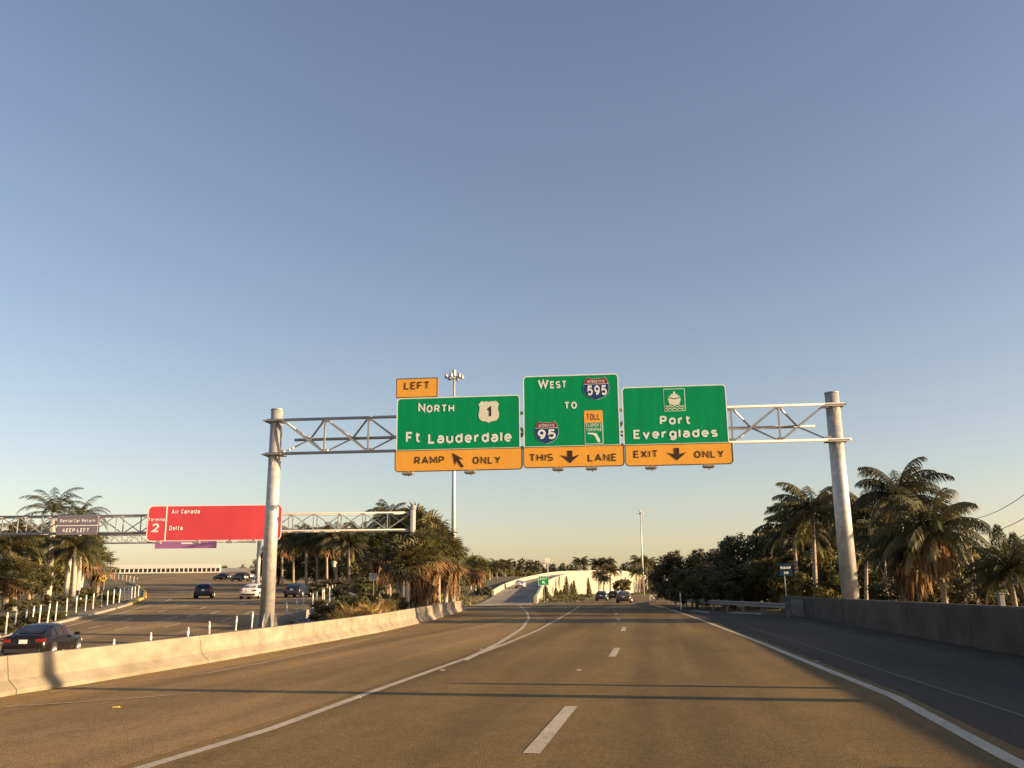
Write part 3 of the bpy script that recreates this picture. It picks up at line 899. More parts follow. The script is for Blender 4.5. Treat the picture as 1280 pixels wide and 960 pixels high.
# middle: WEST 595
s2, cv, w2, h, hs = sgn('road_sign', 'tallest green and amber sign with WEST, route shields, toll badge and THIS LANE', 653.4, 779, 468.4, 584, 557.6)
gp, yp = panel(s2, w2, h, hs, (.03, .16), M['s_yellow'])
text('lettering', [tx(cv, 'W', 672.2, 686, 486.4, 11), tx(cv, 'EST', 687.6, 708.3, 486, 9.2), tx(cv, 'TO', 705.4, 721.3, 511.2, 8.8)], M['s_white'], gp, -.008, .03)
interstate(gp, cv, 728.5, 762, 471.5, 498, '595', 733.6, 758)
interstate(gp, cv, 668.5, 698.5, 528.5, 555, '95', 672, 694.4)
a, c = cv(729.8, 513), cv(753.6, 526.8)
b = MB(); b.plate(rrect(a[0], c[0], c[1], a[1], .05), -.008, 0); tb = b.build('toll_badge', M['s_yellow'], gp)
text('lettering', [tx(cv, 'TOLL', 733.3, 750.2, 524.2, 8)], M['s_ired'], tb, -.012, .012)
a, c = cv(730.4, 527.4), cv(754.4, 553.6)
b = MB(); b.plate(rrect(a[0], c[0], c[1], a[1], .05), -.007, 0); tp = b.build('turnpike_badge', M['s_white'], gp)
b = MB(); b.plate(rrect(a[0] + .03, c[0] - .03, c[1] + .03, a[1] - .03, .03), -.0095, -.008); b.build('badge_field', M['s_green'], tp)
text('lettering', [tx(cv, "FLORIDA'S", 732.6, 752.2, 532.6, 4.2), tx(cv, 'TURNPIKE', 732.6, 752.2, 538.2, 4.2)], M['s_white'], tp, -.013, .012)
FLA = [(-.5, .5), (-.1, .5), (.1, .45), (.24, .42), (.3, .2), (.42, -.05), (.5, -.35), (.42, -.5), (.3, -.42), (.18, -.15), (.12, .08), (-.02, .26), (-.2, .34), (-.5, .4)]
m0, m1 = cv(734.5, 540.5), cv(750.5, 552)
poly('state_outline', scale_poly(FLA, ((m0[0] + m1[0]) / 2, (m0[1] + m1[1]) / 2), m1[0] - m0[0], m0[1] - m1[1]), M['s_white'], tp, -.013)
text('lettering', [tx(cv, 'THIS', 662, 691.4, 577.8, 9.2), tx(cv, 'LANE', 735, 771.2, 575.3, 9.2)], M['s_black'], yp, -.008, .012, 1.1)
arrow(cv, 712.5, 571.2, 24, 16, 0, yp)
for px in (698.5, 740): luminaire(s2, cv, px, 590)
# right: Port Everglades
s3, cv, w2, h, hs = sgn('road_sign', 'green and amber sign with a white ship badge, Port Everglades and EXIT ONLY', 779.8, 914, 482, 581.6, 554.8)
gp, yp = panel(s3, w2, h, hs, (-.05, .14), M['s_yellow'])
text('lettering', [tx(cv, 'Port', 824.9, 863.6, 530.8, 11.2), tx(cv, 'Everglades', 791.8, 897.6, 547.4, 11.2)], M['s_white'], gp, -.008, .03, 1.07)
a, c = cv(828.8, 486.9), cv(857.2, 513.2)
b = MB(); b.plate(rrect(a[0], c[0], c[1], a[1], .03), -.007, 0); bd = b.build('ship_badge', M['s_white'], gp)
b = MB(); b.plate(rrect(a[0] + .025, c[0] - .025, c[1] + .025, a[1] - .025, .02), -.0095, -.008); b.build('badge_field', M['s_green'], bd)
mc = ((a[0] + c[0]) / 2, (a[1] + c[1]) / 2); ws = c[0] - a[0]
SHIP = mirror([(0, .03), (.34, .10), (.25, -.24), (0, -.28)]); BR = [(-.27, .14), (0, .085), (.27, .14), (.27, .22), (.17, .22), (.17, .31), (.06, .31), (.06, .44), (-.06, .44), (-.06, .31), (-.17, .31), (-.17, .22), (-.27, .22)]
poly('ship_hull', scale_poly(SHIP, mc, ws * .9, ws * .9), M['s_shield'], bd, -.013)
poly('ship_bridge', scale_poly(BR, mc, ws * .9, ws * .9), M['s_shield'], bd, -.014)
b = MB()
for zz in (-.28, -.4):
    top = [(-.44 + .88 * k / 24, zz + .035 * math.cos(k * math.pi / 3)) for k in range(25)]
    pts = top + [(x, z - .045) for x, z in reversed(top)]
    n = 25; vs = [(mc[0] + x * ws, -.016, mc[1] + z * ws) for x, z in pts]
    b.add(vs, [(k, k + 1, 2 * n - 2 - k, 2 * n - 1 - k) for k in range(n - 1)])
b.build('waves', M['s_shield'], bd)
text('lettering', [tx(cv, 'EXIT', 792.4, 822.7, 573.3, 9), tx(cv, 'ONLY', 868, 905.4, 570.9, 9)], M['s_black'], yp, -.008, .012, 1.1)
arrow(cv, 846, 567.8, 24.5, 16, 0, yp)
for px in (813, 884): luminaire(s3, cv, px, 587)

# ================================================================== AIRPORT GANTRIES
def box_truss(root, x0, x1, z0, z1, dep, bays, rad, m):
    for y in (0, dep):
        for z in (z0, z1):
            b = MB(); b.tube([(x0, y, z), (x1, y, z)], rad, 8); b.build('chord', m, root, smooth=True)
    bw = (x1 - x0) / bays
    for k in range(bays):
        x = x0 + k * bw
        for y in (0, dep):
            b = MB(); b.bar((x, y, z0), (x, y, z1), rad * 1.1, rad * 1.1); b.build('upright', m, root)
        p, q = (z0, z1) if k % 2 else (z1, z0)
        b = MB(); b.bar((x, 0, p), (x + bw, 0, q), rad * 1.1, rad * 1.1); b.bar((x, dep, q), (x + bw, dep, p), rad * 1.1, rad * 1.1)
        b.bar((x, 0, z1), (x, dep, z1), rad, rad); b.bar((x, 0, z0), (x + bw, dep, z0), rad, rad)
        b.build('diagonal', m, root)


Y2 = 66.0
gA, gB = A(515, 650, Y2), A(-60, 655, Y2)
def zat(px, py, Y): return A(px, py, Y).z
z1, z0 = (zat(515, 641, Y2) + zat(0, 645, Y2)) / 2, (zat(515, 661, Y2) + zat(0, 668, Y2)) / 2
g2 = empty('sign_gantry', (gA.x, Y2, 0), 0, 'box truss gantry over the airport road carrying the red terminal sign', 'sign gantry')
W2 = gA.x - gB.x
box_truss(g2, -W2 - 6, 0, z0, z1, 1.2, 22, .06, M['alu'])
b = MB(); b.tube([(0.0, .6, -.5), (0.0, .6, z1 + .55)], [.22, .2], 16); b.build('pole', M['galv'], g2, smooth=True)
b = MB(); b.box((0, .6, (z0 + z1) / 2), (.16, 1.5, z1 - z0 + .3)); b.build('end_frame', M['alu'], g2)
b = MB(); b.tube([(-W2 - 6, .6, -2.5), (-W2 - 6, .6, z1 + .55)], [.22, .2], 16); b.build('pole', M['galv'], g2, smooth=True)


def flat_sign(label, px0, px1, py0, py1, Y, m, rad=.1, border=None):
    a, c = A((px0 + px1) / 2, py0, Y), A((px0 + px1) / 2, py1, Y)
    x0, x1 = A(px0, (py0 + py1) / 2, Y).x, A(px1, (py0 + py1) / 2, Y).x
    xc = (x0 + x1) / 2; hh = a.z - c.z; hw_ = (x1 - x0) / 2
    root = empty('road_sign', (xc, Y, c.z), 0, label, 'road sign', 'signs over the airport road')
    b = MB(); b.plate(rrect(-hw_, hw_, 0, hh, rad), 0, .06); pn = b.build('sign_panel', m, root)
    for k in (-.6, .6):
        b = MB(); b.bar((k * hw_, .1, .05), (k * hw_, .1, hh - .05), .09, .12, up=(1, 0, 0)); b.build('hanger', M['galv_dark'], root)
    k_ = 2 * hw_ / (px1 - px0)

    def cv(px, py): return ((px - (px0 + px1) / 2) * k_, (py1 - py) * hh / (py1 - py0))
    return root, pn, cv, hw_, hh


s4, pn, cv, hw_, hh = flat_sign('long red airport terminal sign with a big white 2 and two airline names', 184, 352, 631.5, 676, Y2 - .3, M['s_red'], .35)
b = MB(); b.ring(rrect(-hw_, hw_, 0, hh, .35), rrect(-hw_ + .05, hw_ - .05, .05, hh - .05, .31), -.008, .002); b.build('border', M['s_white'], pn)
x = cv(207.5, 0)[0]; b = MB(); b.box((x, -.004, hh / 2), (.09, .012, hh)); b.build('divider', M['s_white'], pn)
text('lettering', [tx(cv, 'Terminal', 185.5, 206, 651, 4.3), tx(cv, '2', 190.5, 199.5, 664.5, 11), tx(cv, 'Air Canada', 213.5, 249, 641.8, 5.4), tx(cv, 'Delta', 212, 229, 662.5, 5.6)], M['s_white'], pn, -.012, .03)
for px in (202, 250, 291, 320):
    xx = cv(px, 0)[0]; b = MB(); b.box((xx, -.5, -.14), (.5, .3, .12)); b.bar((xx, -.4, -.1), (xx, .1, .1), .06, .06); b.build('sign_light', M['lamp_body'], s4)
s5, pn, cv, hw_, hh = flat_sign('grey purple sign reading Rental Car Return KEEP LEFT in front of the palms', 71, 122, 644.5, 668.5, Y2 - .3, M['s_purple'], .04)
b = MB(); b.box((0, -.004, cv(0, 657)[1]), (hw_ * 2 - .04, .012, .05)); b.build('divider', M['s_white'], pn)
text('lettering', [tx(cv, 'Rental Car Return', 74.5, 118.5, 653, 4.2), tx(cv, 'KEEP LEFT', 79, 112, 665.3, 5)], M['s_white'], pn, -.012, .03)
# far gantry
Y3 = 112.0
fA = A(322, 690, Y3); fB = A(20, 690, Y3)
fz1, fz0 = zat(250, 667.5, Y3), zat(250, 677.5, Y3)
g3 = empty('sign_gantry', (fA.x, Y3, P(Y3)), 0, 'distant truss gantry seen behind and below the red terminal sign', 'sign gantry')
box_truss(g3, -(fA.x - fB.x), 0, fz0 - P(Y3), fz1 - P(Y3), 1.2, 24, .06, M['alu'])
for xx in (0, -(fA.x - fB.x)):
    b = MB(); b.tube([(xx, .6, -.4), (xx, .6, fz1 - P(Y3) + .3)], [.27, .24], 14); b.build('pole', M['galv_dark'], g3, smooth=True)
s6, pn, cv, hw_, hh = flat_sign('violet sign on the distant gantry, half hidden below the red terminal sign', 194, 271, 666, 685.5, Y3 - .3, M['s_violet'], .1)
b = MB()
for x0_, x1_, yy in ((227, 243, 678.2), (200, 222, 672), (247, 262, 672)):
    a, c = cv(x0_, yy), cv(x1_, yy + 1.6); b.add([(a[0], -.006, a[1]), (c[0], -.006, a[1]), (c[0], -.006, c[1]), (a[0], -.006, c[1])], [(0, 1, 2, 3)])
b.build('white_legend', M['s_white'], pn)

# ================================================================== LIGHT MASTS
def mast(px, py_base, py_top, Y, label, lamp_px, zb=0.0, n=6):
    p = A(px, py_base, Y); top = A(px, py_top, Y).z
    root = empty('light_mast', (p.x, Y, zb), 0, label, 'light mast', 'high light masts')
    hgt = top - zb
    b = MB(); b.tube([(0, 0, 0), (0, 0, hgt * .5), (0, 0, hgt)], [.33, .24, .13], 14); b.build('pole', M['mast'], root, smooth=True)
    rr = lamp_px * Y / 1120 / 2
    b = MB(); pts = [(rr * .62 * math.cos(a), rr * .62 * math.sin(a), hgt - .9) for a in [k * math.pi / 8 for k in range(17)]]; b.tube(pts, .07, 6)
    for k in range(3): a = k * 2.1; b.bar((0, 0, hgt - .9), (rr * .62 * math.cos(a), rr * .62 * math.sin(a), hgt - .9), .07, .07)
    b.build('ring', M['galv_dark'], root)
    b = MB(); b.tube([(0, 0, hgt - .7), (0, 0, hgt + .1), (0, 0, hgt + .25)], [.24, .24, .1], 12); b.build('head_frame', M['galv'], root)
    b = MB(); b.bar((-rr * .55, 0, hgt - .4), (-rr * .55, 0, hgt + 1.0), .03, .03); b.build('lightning_rod', M['galv_dark'], root)
    for k in range(n):
        a = 2 * math.pi * k / n + .2; c, s_ = math.cos(a), math.sin(a)
        b = MB(); b.tube([(rr * .9 * c, rr * .9 * s_, hgt - .4), (rr * .9 * c, rr * .9 * s_, hgt - .65), (rr * .9 * c, rr * .9 * s_, hgt - 1.0)], [.10, .20, .24], 12)
        b.bar((rr * .6 * c, rr * .6 * s_, hgt - .9), (rr * .8 * c, rr * .8 * s_, hgt - .9), .08, .08)
        b.build('lamp_head', M['galv'], root)


mast(566.5, 745, 464, 115, 'tall light mast rising behind the amber LEFT tab sign', 23, .2, 6)
mast(804.5, 737, 638.5, 300, 'distant light mast beside the far end of the cream ramp wall', 7.5, 0, 4)
MR = None

# ================================================================== SMALL SIGNS
def post_sign(name, label, px, py_base, Y, zb, panel_px, m, shape='rect', thick=.03):
    """panel_px = (x0, x1, y0, y1)"""
    p = A(px, py_base, Y)
    root = empty(name, (p.x, Y, zb), 0, label, 'road sign')
    x0, x1, y0, y1 = panel_px
    xc = (x0 + x1) / 2; k_ = Y / 1120 * 1.0
    zt, zl = A(xc, y0, Y).z - zb, A(xc, y1, Y).z - zb
    ux = A(xc, (y0 + y1) / 2, Y).x - p.x
    hw_ = (x1 - x0) * k_ / 2
    if shape == 'rect': pts = rrect(ux - hw_, ux + hw_, zl, zt, .05)
    else: pts = [(ux, zl), (ux + hw_, (zl + zt) / 2), (ux, zt), (ux - hw_, (zl + zt) / 2)]
    b = MB(); b.plate(pts, 0, thick); pn = fixn(b.build('sign_panel', m, root))
    b = MB(); b.bar((0, .07, -.2), (0, .07, zt - .05), .08, .06); b.build('post', M['galv_dark'] if m is not M['s_green'] else M['white_post'], root)

    def cv(px_, py_): return ((px_ - xc) * k_ + ux, zl + (y1 - py_) * (zt - zl) / (y1 - y0))
    return root, pn, cv, (ux - hw_, ux + hw_, zl, zt)


YE = G(680, 753).y
s7, pn, cv, e = post_sign('exit_sign', 'small green EXIT sign with a slanted white arrow on the ramp gore', 680.5, 752, YE, 0, (673, 686, 720, 731.8), M['s_green'])
b = MB(); b.ring(rrect(*e, .05), rrect(e[0] + .05, e[1] - .05, e[2] + .05, e[3] - .05, .03), -.006, 0); b.build('border', M['s_white'], pn)
text('lettering', [tx(cv, 'EXIT', 675, 683.8, 724.8, 2.9)], M['s_white'], pn, -.01, .03)
k = e[1] - e[0]; c0 = ((e[0] + e[1]) / 2, e[2] + (e[3] - e[2]) * .31)
P0 = [(-.09, -.5), (.09, -.5), (.09, .05), (.34, -.12), (.34, .1), (0, .5), (-.34, .1), (-.34, -.12), (-.09, .05)]
ca, sa = math.cos(R(45)), math.sin(R(45))
poly('arrow', [(c0[0] + (x * ca - y * sa) * k * .38, c0[1] + (x * sa + y * ca) * k * .38) for x, y in P0], M['s_white'], pn, -.01)
s8, pn, cv, e = post_sign('ramp_sign', 'small blue sign on a pale post behind the end of the dark wall', 984, 757, 60, 0, (974.5, 990, 704.5, 719.8), M['s_dblue'])
text('lettering', [tx(cv, 'RAMP', 976, 988.4, 711.5, 3.4), tx(cv, '30', 979.2, 985.2, 717.4, 3.0)], M['s_white'], pn, -.008, .03)
YD = GL(129, 737).y
s9, pn, cv, e = post_sign('warning_sign', 'yellow diamond warning sign among the palms at the airport island', 129, 737, 100, P(100), (123.8, 134.6, 718.5, 727.5), M['s_diamond'], 'diamond')
k = (e[1] - e[0]); cx_, cz_ = (e[0] + e[1]) / 2, (e[2] + e[3]) / 2
for s_ in (-1, 1):
    poly('symbol', [(cx_ + s_ * .06 * k, cz_ + .16 * k), (cx_ + s_ * .16 * k, cz_ + .16 * k), (cx_ + s_ * .16 * k, cz_ - .04 * k), (cx_ + s_ * .22 * k, cz_ - .04 * k), (cx_ + s_ * .11 * k, cz_ - .18 * k), (cx_, cz_ - .04 * k), (cx_ + s_ * .06 * k, cz_ - .04 * k)], M['s_black'], pn, -.008)
yb = 80
s10, pn, cv, e = post_sign('turned_sign', 'small framed sign on a pole standing in the clipped hedge of the median', 466.5, 740, yb, H(A(466, 740, yb).x, yb), (461.6, 470.6, 716.5, 725.5), M['galv_dark'])
b = MB(); b.ring(rrect(*e, .03), rrect(e[0] + .06, e[1] - .06, e[2] + .06, e[3] - .06, .02), -.012, .0); b.build('frame', M['galv'], pn)
b = MB(); b.box(((e[0] + e[1]) / 2, -.02, e[2] + .35), (e[1] - e[0] - .1, .03, .06)); b.box(((e[0] + e[1]) / 2, -.02, e[3] - .16), (e[1] - e[0] - .1, .03, .06)); b.build('brace', M['galv'], pn)
s11, pn, cv, e = post_sign('notice_sign', 'little white notice on a short post beside the leaning palm trunks', 98, 744, 92, P(92), (96, 100.6, 729, 738), M['s_white'])

# lantern in the median
lp = A(417, 722, 120)
ln = empty('street_lamp', (lp.x, 120, H(lp.x, 120)), 0, 'pale topped lantern on a dark post under the median palms', 'street lamp')
zt = A(417, 701, 120).z - H(lp.x, 120)
b = MB(); b.tube([(0, 0, 0), (0, 0, zt - .8)], .07, 8); b.build('post', M['trim'], ln)
b = MB(); b.tube([(0, 0, zt - .8), (0, 0, zt - .3)], [.22, .3], 8); b.build('lantern', M['lamp_glass'], ln)
b = MB(); b.tube([(0, 0, zt - .3), (0, 0, zt - .12), (0, 0, zt)], [.42, .25, .05], 8); b.build('hood', M['white_post'], ln)

# ================================================================== DELINEATORS
def post_mesh():
    b = MB(); b.tube([(0, 0, .05), (0, 0, 1.18), (0, 0, 1.22)], [.05, .045, .03], 10)
    return b


pp = post_mesh().build('proto_post', M['white_post']); PM = pp.data; COL.objects.unlink(pp)
bb = MB(); bb.tube([(0, 0, 0), (0, 0, .05)], [.13, .11], 10); pb = bb.build('proto_base', M['trim']); PB = pb.data; COL.objects.unlink(pb)
bb = MB(); bb.tube([(0, 0, .93), (0, 0, 1.06)], [.052, .05], 10, cap=False); pr_ = bb.build('proto_band', M['s_white']); PR = pr_.data; COL.objects.unlink(pr_)
ORD = ['first', 'second', 'third', 'fourth', 'fifth', 'sixth', 'seventh', 'eighth', 'ninth', 'tenth', 'eleventh', 'twelfth', 'thirteenth', 'fourteenth', 'fifteenth',
       'sixteenth', 'seventeenth', 'eighteenth', 'nineteenth', 'twentieth', 'twenty-first', 'twenty-second', 'twenty-third', 'twenty-fourth']


def delin(p, label, group, hs=1.0):
    r = empty('delineator_post', p, random.uniform(0, 6), label, 'post', group)
    r.rotation_euler = (random.uniform(-.04, .04), random.uniform(-.04, .04), 0)
    for nm, me in (('tube', PM), ('base', PB), ('reflective_band', PR)):
        o = bpy.data.objects.new(nm, me); COL.objects.link(o); o.parent = r
    r.scale = (1, 1, hs)


near_px = [(78, 812), (143, 799), (190, 790.5), (236, 784), (263, 776.5), (295, 770), (315, 765)]
for i, q in enumerate(near_px):
    y = 12.0
    while A(q[0], q[1], y).z - P(y) > 1.22: y += .25
    p = A(q[0], q[1], y); p.z = P(y)
    delin(p, '%s white tube post behind the concrete barrier, left of the gantry post' % ORD[i], 'white posts behind the concrete barrier')
kpx = [(355.5, 778), (368, 774.5), (376, 771.5), (388, 767), (393.5, 763.5), (401, 758), (403, 756.5), (410, 752.5), (413, 749), (417, 745.5), (421.5, 739)]
for i, q in enumerate(kpx):
    delin(GL(*q) + Vector((.12, 0, .14)), '%s white post right of the gantry post along the path kerb' % ORD[i], 'white posts along the path kerb')
kpx = [(418, 733.5), (414, 731.5), (411, 730), (404, 729.5), (401, 729), (398, 727.5), (394, 726.5), (390, 725.5), (386, 725), (380, 724), (375, 723.2), (369.5, 722.4), (362.5, 721.4), (355, 720.2), (345, 719.2)]
for i, q in enumerate(kpx):
    delin(GL(*q) + Vector((.12, 0, .14)), '%s post of the back row curving under the median palms, from the bend' % ORD[i], 'white posts curving under the median palms')
lpx = [(8.5, 797), (19.5, 793.5), (32.5, 791), (41, 786.5), (50, 784.5), (60.5, 782), (70.5, 779)]
for i, q in enumerate(lpx):
    delin(GL(*q) + Vector((-.1, 0, .12)), '%s white post on the kerb behind the dark car, from the left' % ORD[i], 'white posts on the island kerb')
lpx = [(85, 773), (97, 769), (108.5, 767), (118, 764), (128.5, 761), (136, 759), (143.5, 757), (150.5, 756), (156.5, 754), (161.5, 752.5), (166, 751), (170, 749.5), (174, 747)]
for i, q in enumerate(lpx):
    delin(GL(*q) + Vector((-.15, 0, .12)), '%s white post beyond the dark car, leading to the yellow kerb nose' % ORD[i], 'white posts on the island kerb')
lpx = [(172, 731), (168, 729), (163, 727.6), (158.5, 726.6), (154, 725.8), (149, 725), (144, 724.4), (139, 723.8)]
for i, q in enumerate(lpx):
    delin(GL(*q) + Vector((-.15, 0, .12)), '%s post past the yellow kerb nose on the far side of the island' % ORD[i], 'white posts on the island kerb')
p = G(851.3, 763.5)
delin(p, 'lone white post standing by the right edge line before the guardrail', 'posts by the right shoulder', 1.15)
p = G(813, 754)
r = empty('fallen_post', p, 0, 'white post knocked over and bent beside the right edge line far ahead', 'post', 'posts by the right shoulder')
b = MB(); b.tube([(-.1, 0, .03), (0, .0, 1.0), (.1, 0, .95), (.85, 0, .06)], .055, 8); b.build('tube', M['white_post'], r)
b = MB(); b.tube([(-.1, 0, 0), (-.1, 0, .05)], [.15, .12], 10); b.build('base', M['trim'], r)

# far bridge railing of the airport road
q0, q1 = GL(139, 716.5), GL(275, 716.5)
YR = (q0.y + q1.y) / 2
x0, x1 = A(139, 712, YR).x, A(275, 712, YR).x
rl = empty('bridge_parapet', ((x0 + x1) / 2, YR, A(200, 715.5, YR).z), 0, 'long white parapet with a row of dark openings where the airport road ends', 'parapet')
L2 = (x1 - x0) / 2; hz = A(200, 705.8, YR).z - A(200, 715.5, YR).z
b = MB(); b.box((0, 0, hz * .75), (2 * L2, .3, hz * .5)); b.box((0, 0, -.6), (2 * L2, .34, 1.3))
for k in range(25): b.box((-L2 + 2 * L2 * k / 24, 0, hz * .27), (.3, .26, hz * .5))
b.build('white_band', M['white_wall'], rl)
b = MB(); b.box((0, .05, hz * .27), (2 * L2 - .1, .1, hz * .46)); b.build('dark_panel', M['dark_glass'], rl)
b = MB(); b.box((L2 + 8, .3, hz * .22), (16, .2, hz * .5)); o = b.build('dark_rail', M['galv_dark'], rl)

# ================================================================== PLANTS
def frond_mesh(b, base, az, el, L, droop, nl=22, wl=.55, rng=random, mi=0, hang=.5):
    """pinnate frond: curved rachis with leaflets on both sides"""
    pts = []; p = Vector(base); e = el
    n = 9; st = L / n
    d0 = Vector((math.cos(az), math.sin(az), 0))
    for i in range(n + 1):
        pts.append(p.copy())
        p = p + (d0 * math.cos(e) + Vector((0, 0, math.sin(e)))) * st
        e -= droop / n * (.5 + i / n)
    side = Vector((-d0.y, d0.x, 0))
    b.tube(pts[:], [.035 * (1 - .8 * i / n) for i in range(n + 1)], 3, mi, cap=False)
    for k in range(nl):
        t = (.12 + .88 * k / (nl - 1)) * n
        i = min(int(t), n - 1); q = pts[i].lerp(pts[i + 1], t - i)
        tang = (pts[i + 1] - pts[i]).normalized()
        ll = wl * L / 3.5 * (math.sin(math.pi * (.15 + .8 * k / nl)) * .8 + .25) * rng.uniform(.8, 1.15)
        for s in (-1, 1):
            dr = (side * s * .8 + tang * .55 + Vector((0, 0, -hang * rng.uniform(.5, 1.3)))).normalized()
            mid = q + dr * ll * .55
            tip = mid + (dr + Vector((0, 0, -hang * 1.1))).normalized() * ll * .5
            wv = tang * .030 * L / 3.5
            b.add([q - wv, q + wv, mid + wv, mid - wv, tip], [(0, 1, 2, 3), (3, 2, 4)], mi)


def fan_leaf(b, base, az, el, L, rng, mi=0, nb=13, sag=.25):
    d = Vector((math.cos(az) * math.cos(el), math.sin(az) * math.cos(el), math.sin(el)))
    side = Vector((-math.sin(az), math.cos(az), 0)); upv = side.cross(d)
    hub = Vector(base) + d * L * .5
    b.tube([base, hub], [.022, .015], 3, mi, cap=False)
    for k in range(nb):
        a = (k / (nb - 1) - .5) * R(205)
        v = (d * math.cos(a) + side * math.sin(a)).normalized()
        ll = L * .62 * (1 - .25 * abs(k / (nb - 1) - .5)) * rng.uniform(.85, 1.1)
        mid = hub + v * ll * .6 + upv * .02; tip = hub + v * ll + Vector((0, 0, -sag * ll * rng.uniform(.7, 1.4)))
        wv = v.cross(upv).normalized() * ll * .055
        b.add([hub, mid - wv, tip, mid + wv], [(0, 1, 2, 3)], mi)


def palm_crown(kind, seed, size):
    rng = random.Random(seed); b = MB()
    if kind == 'coconut':
        for k in range(34):
            t = k / 34
            frond_mesh(b, (0, 0, .1 * rng.random()), k * 2.4 + rng.uniform(-.2, .2), R(80 - 105 * t + rng.uniform(-6, 6)), size * rng.uniform(.85, 1.1), R(105 - 25 * t), 40, .85, rng, 1 if t > .93 else 0, .95)
    elif kind == 'royal':
        for k in range(20):
            t = k / 20
            frond_mesh(b, (0, 0, .05), k * 2.4 + rng.uniform(-.2, .2), R(78 - 75 * t + rng.uniform(-6, 6)), size * rng.uniform(.9, 1.08), R(110), 26, .55, rng, 0, .55)
    elif kind == 'sabal':
        for k in range(44):
            t = k / 44
            fan_leaf(b, (0, 0, rng.uniform(-.15, .25)), k * 2.4, R(85 - 125 * t + rng.uniform(-10, 10)), size * rng.uniform(.8, 1.1), rng, 1 if t > .86 else 0)
    return b.v, b.f, b.mi


def skirt(seed, size, drop):
    rng = random.Random(seed); b = MB()
    for k in range(46):
        az = k * 2.4; z = -drop * (k / 46) ** 1.3
        d = Vector((math.cos(az), math.sin(az), 0))
        L = size * rng.uniform(.7, 1.2)
        p0 = d * .15 + Vector((0, 0, z)); p1 = d * (.35 + .3 * L * rng.random()) + Vector((0, 0, z - L * .4)); p2 = d * (.25 + .3 * L * rng.random()) + Vector((0, 0, z - L))
        sd = Vector((-d.y, d.x, 0))
        for j in range(4):
            o = sd * rng.uniform(-.22, .22) * size
            wv = sd * .05 * size
            b.add([p0 - wv * .4, p0 + wv * .4, p1 + o + wv, p1 + o - wv, p2 + o * 1.5], [(0, 1, 2, 3), (3, 2, 4)])
    return b


CROWNS = {}


def crown_mesh(kind, seed, size):
    k = (kind, seed, size)
    if k not in CROWNS:
        v, f, mi = palm_crown(kind, seed, size)
        me = bpy.data.meshes.new('palm_crown'); me.from_pydata(v, [], f)
        me.materials.append(M['frond_fan'] if kind == 'sabal' else M['frond']); me.materials.append(M['frond_yellow'] if kind == 'coconut' else M['frond_dead'])
        me.polygons.foreach_set('material_index', mi); CROWNS[k] = me
    return CROWNS[k]


SK = {}


def palm(kind, label, base, crown_at, size, r=.16, seed=1, group=None, dead=None, trunk=None, rot=0, name='palm_tree', sc=1.0):
    """base and crown_at are world points"""
    base, top = Vector(base), Vector(crown_at) - Vector(base)
    root = empty(name, base, 0, label, 'palm', group)
    b = MB(); n = 9
    pts = [Vector((top.x * (i / n) ** 1.4, top.y * (i / n) ** 1.4, top.z * i / n)) for i in range(n + 1)]
    rad = [r * (1.25 - .45 * i / n + (.3 if i == 0 else 0)) for i in range(n + 1)]
    if kind == 'royal':
        rad = [r * (1.1 + .15 * math.sin(3 * i / n)) for i in range(n + 1)]; rad[-1] = r * .6; rad[-2] = r * .8
    b.tube(pts, rad, 10)
    b.build('trunk', trunk or (M['trunk_royal'] if kind == 'royal' else M['trunk']), root, smooth=True)
    o = bpy.data.objects.new('crown', crown_mesh(kind, seed, size)); COL.objects.link(o); o.parent = root
    o.location = top; o.rotation_euler = (random.uniform(-.1, .1), random.uniform(-.1, .1), rot); o.scale = (sc, sc, sc)
    if dead:
        k = (seed % 2, dead)
        if k not in SK:
            SK[k] = skirt(seed, dead[0], dead[1]).build('x', M['frond_dead']); COL.objects.unlink(SK[k])
        o = bpy.data.objects.new('dead_fronds', SK[k].data); COL.objects.link(o); o.parent = root; o.location = top; o.rotation_euler = (0, 0, rot * 1.7)
    return root


def leaves(b, c, rad, n, ls, rng, mi=0, shell=.55):
    for _ in range(n):
        d = Vector((rng.gauss(0, 1), rng.gauss(0, 1), rng.gauss(0, 1))).normalized()
        t = shell + (1 - shell) * rng.random() ** .6
        p = Vector(c) + Vector((d.x * rad[0], d.y * rad[1], d.z * rad[2])) * t
        nrm = (d + Vector((rng.gauss(0, .6), rng.gauss(0, .6), rng.gauss(0, .6)))).normalized()
        a = nrm.orthogonal().normalized(); a = Matrix.Rotation(rng.uniform(0, 6.28), 3, nrm) @ a; c2 = nrm.cross(a)
        s = ls * rng.uniform(.6, 1.35)
        b.add([p - a * s, p + c2 * s * .45, p + a * s, p - c2 * s * .45], [(0, 1, 2, 3)], mi)


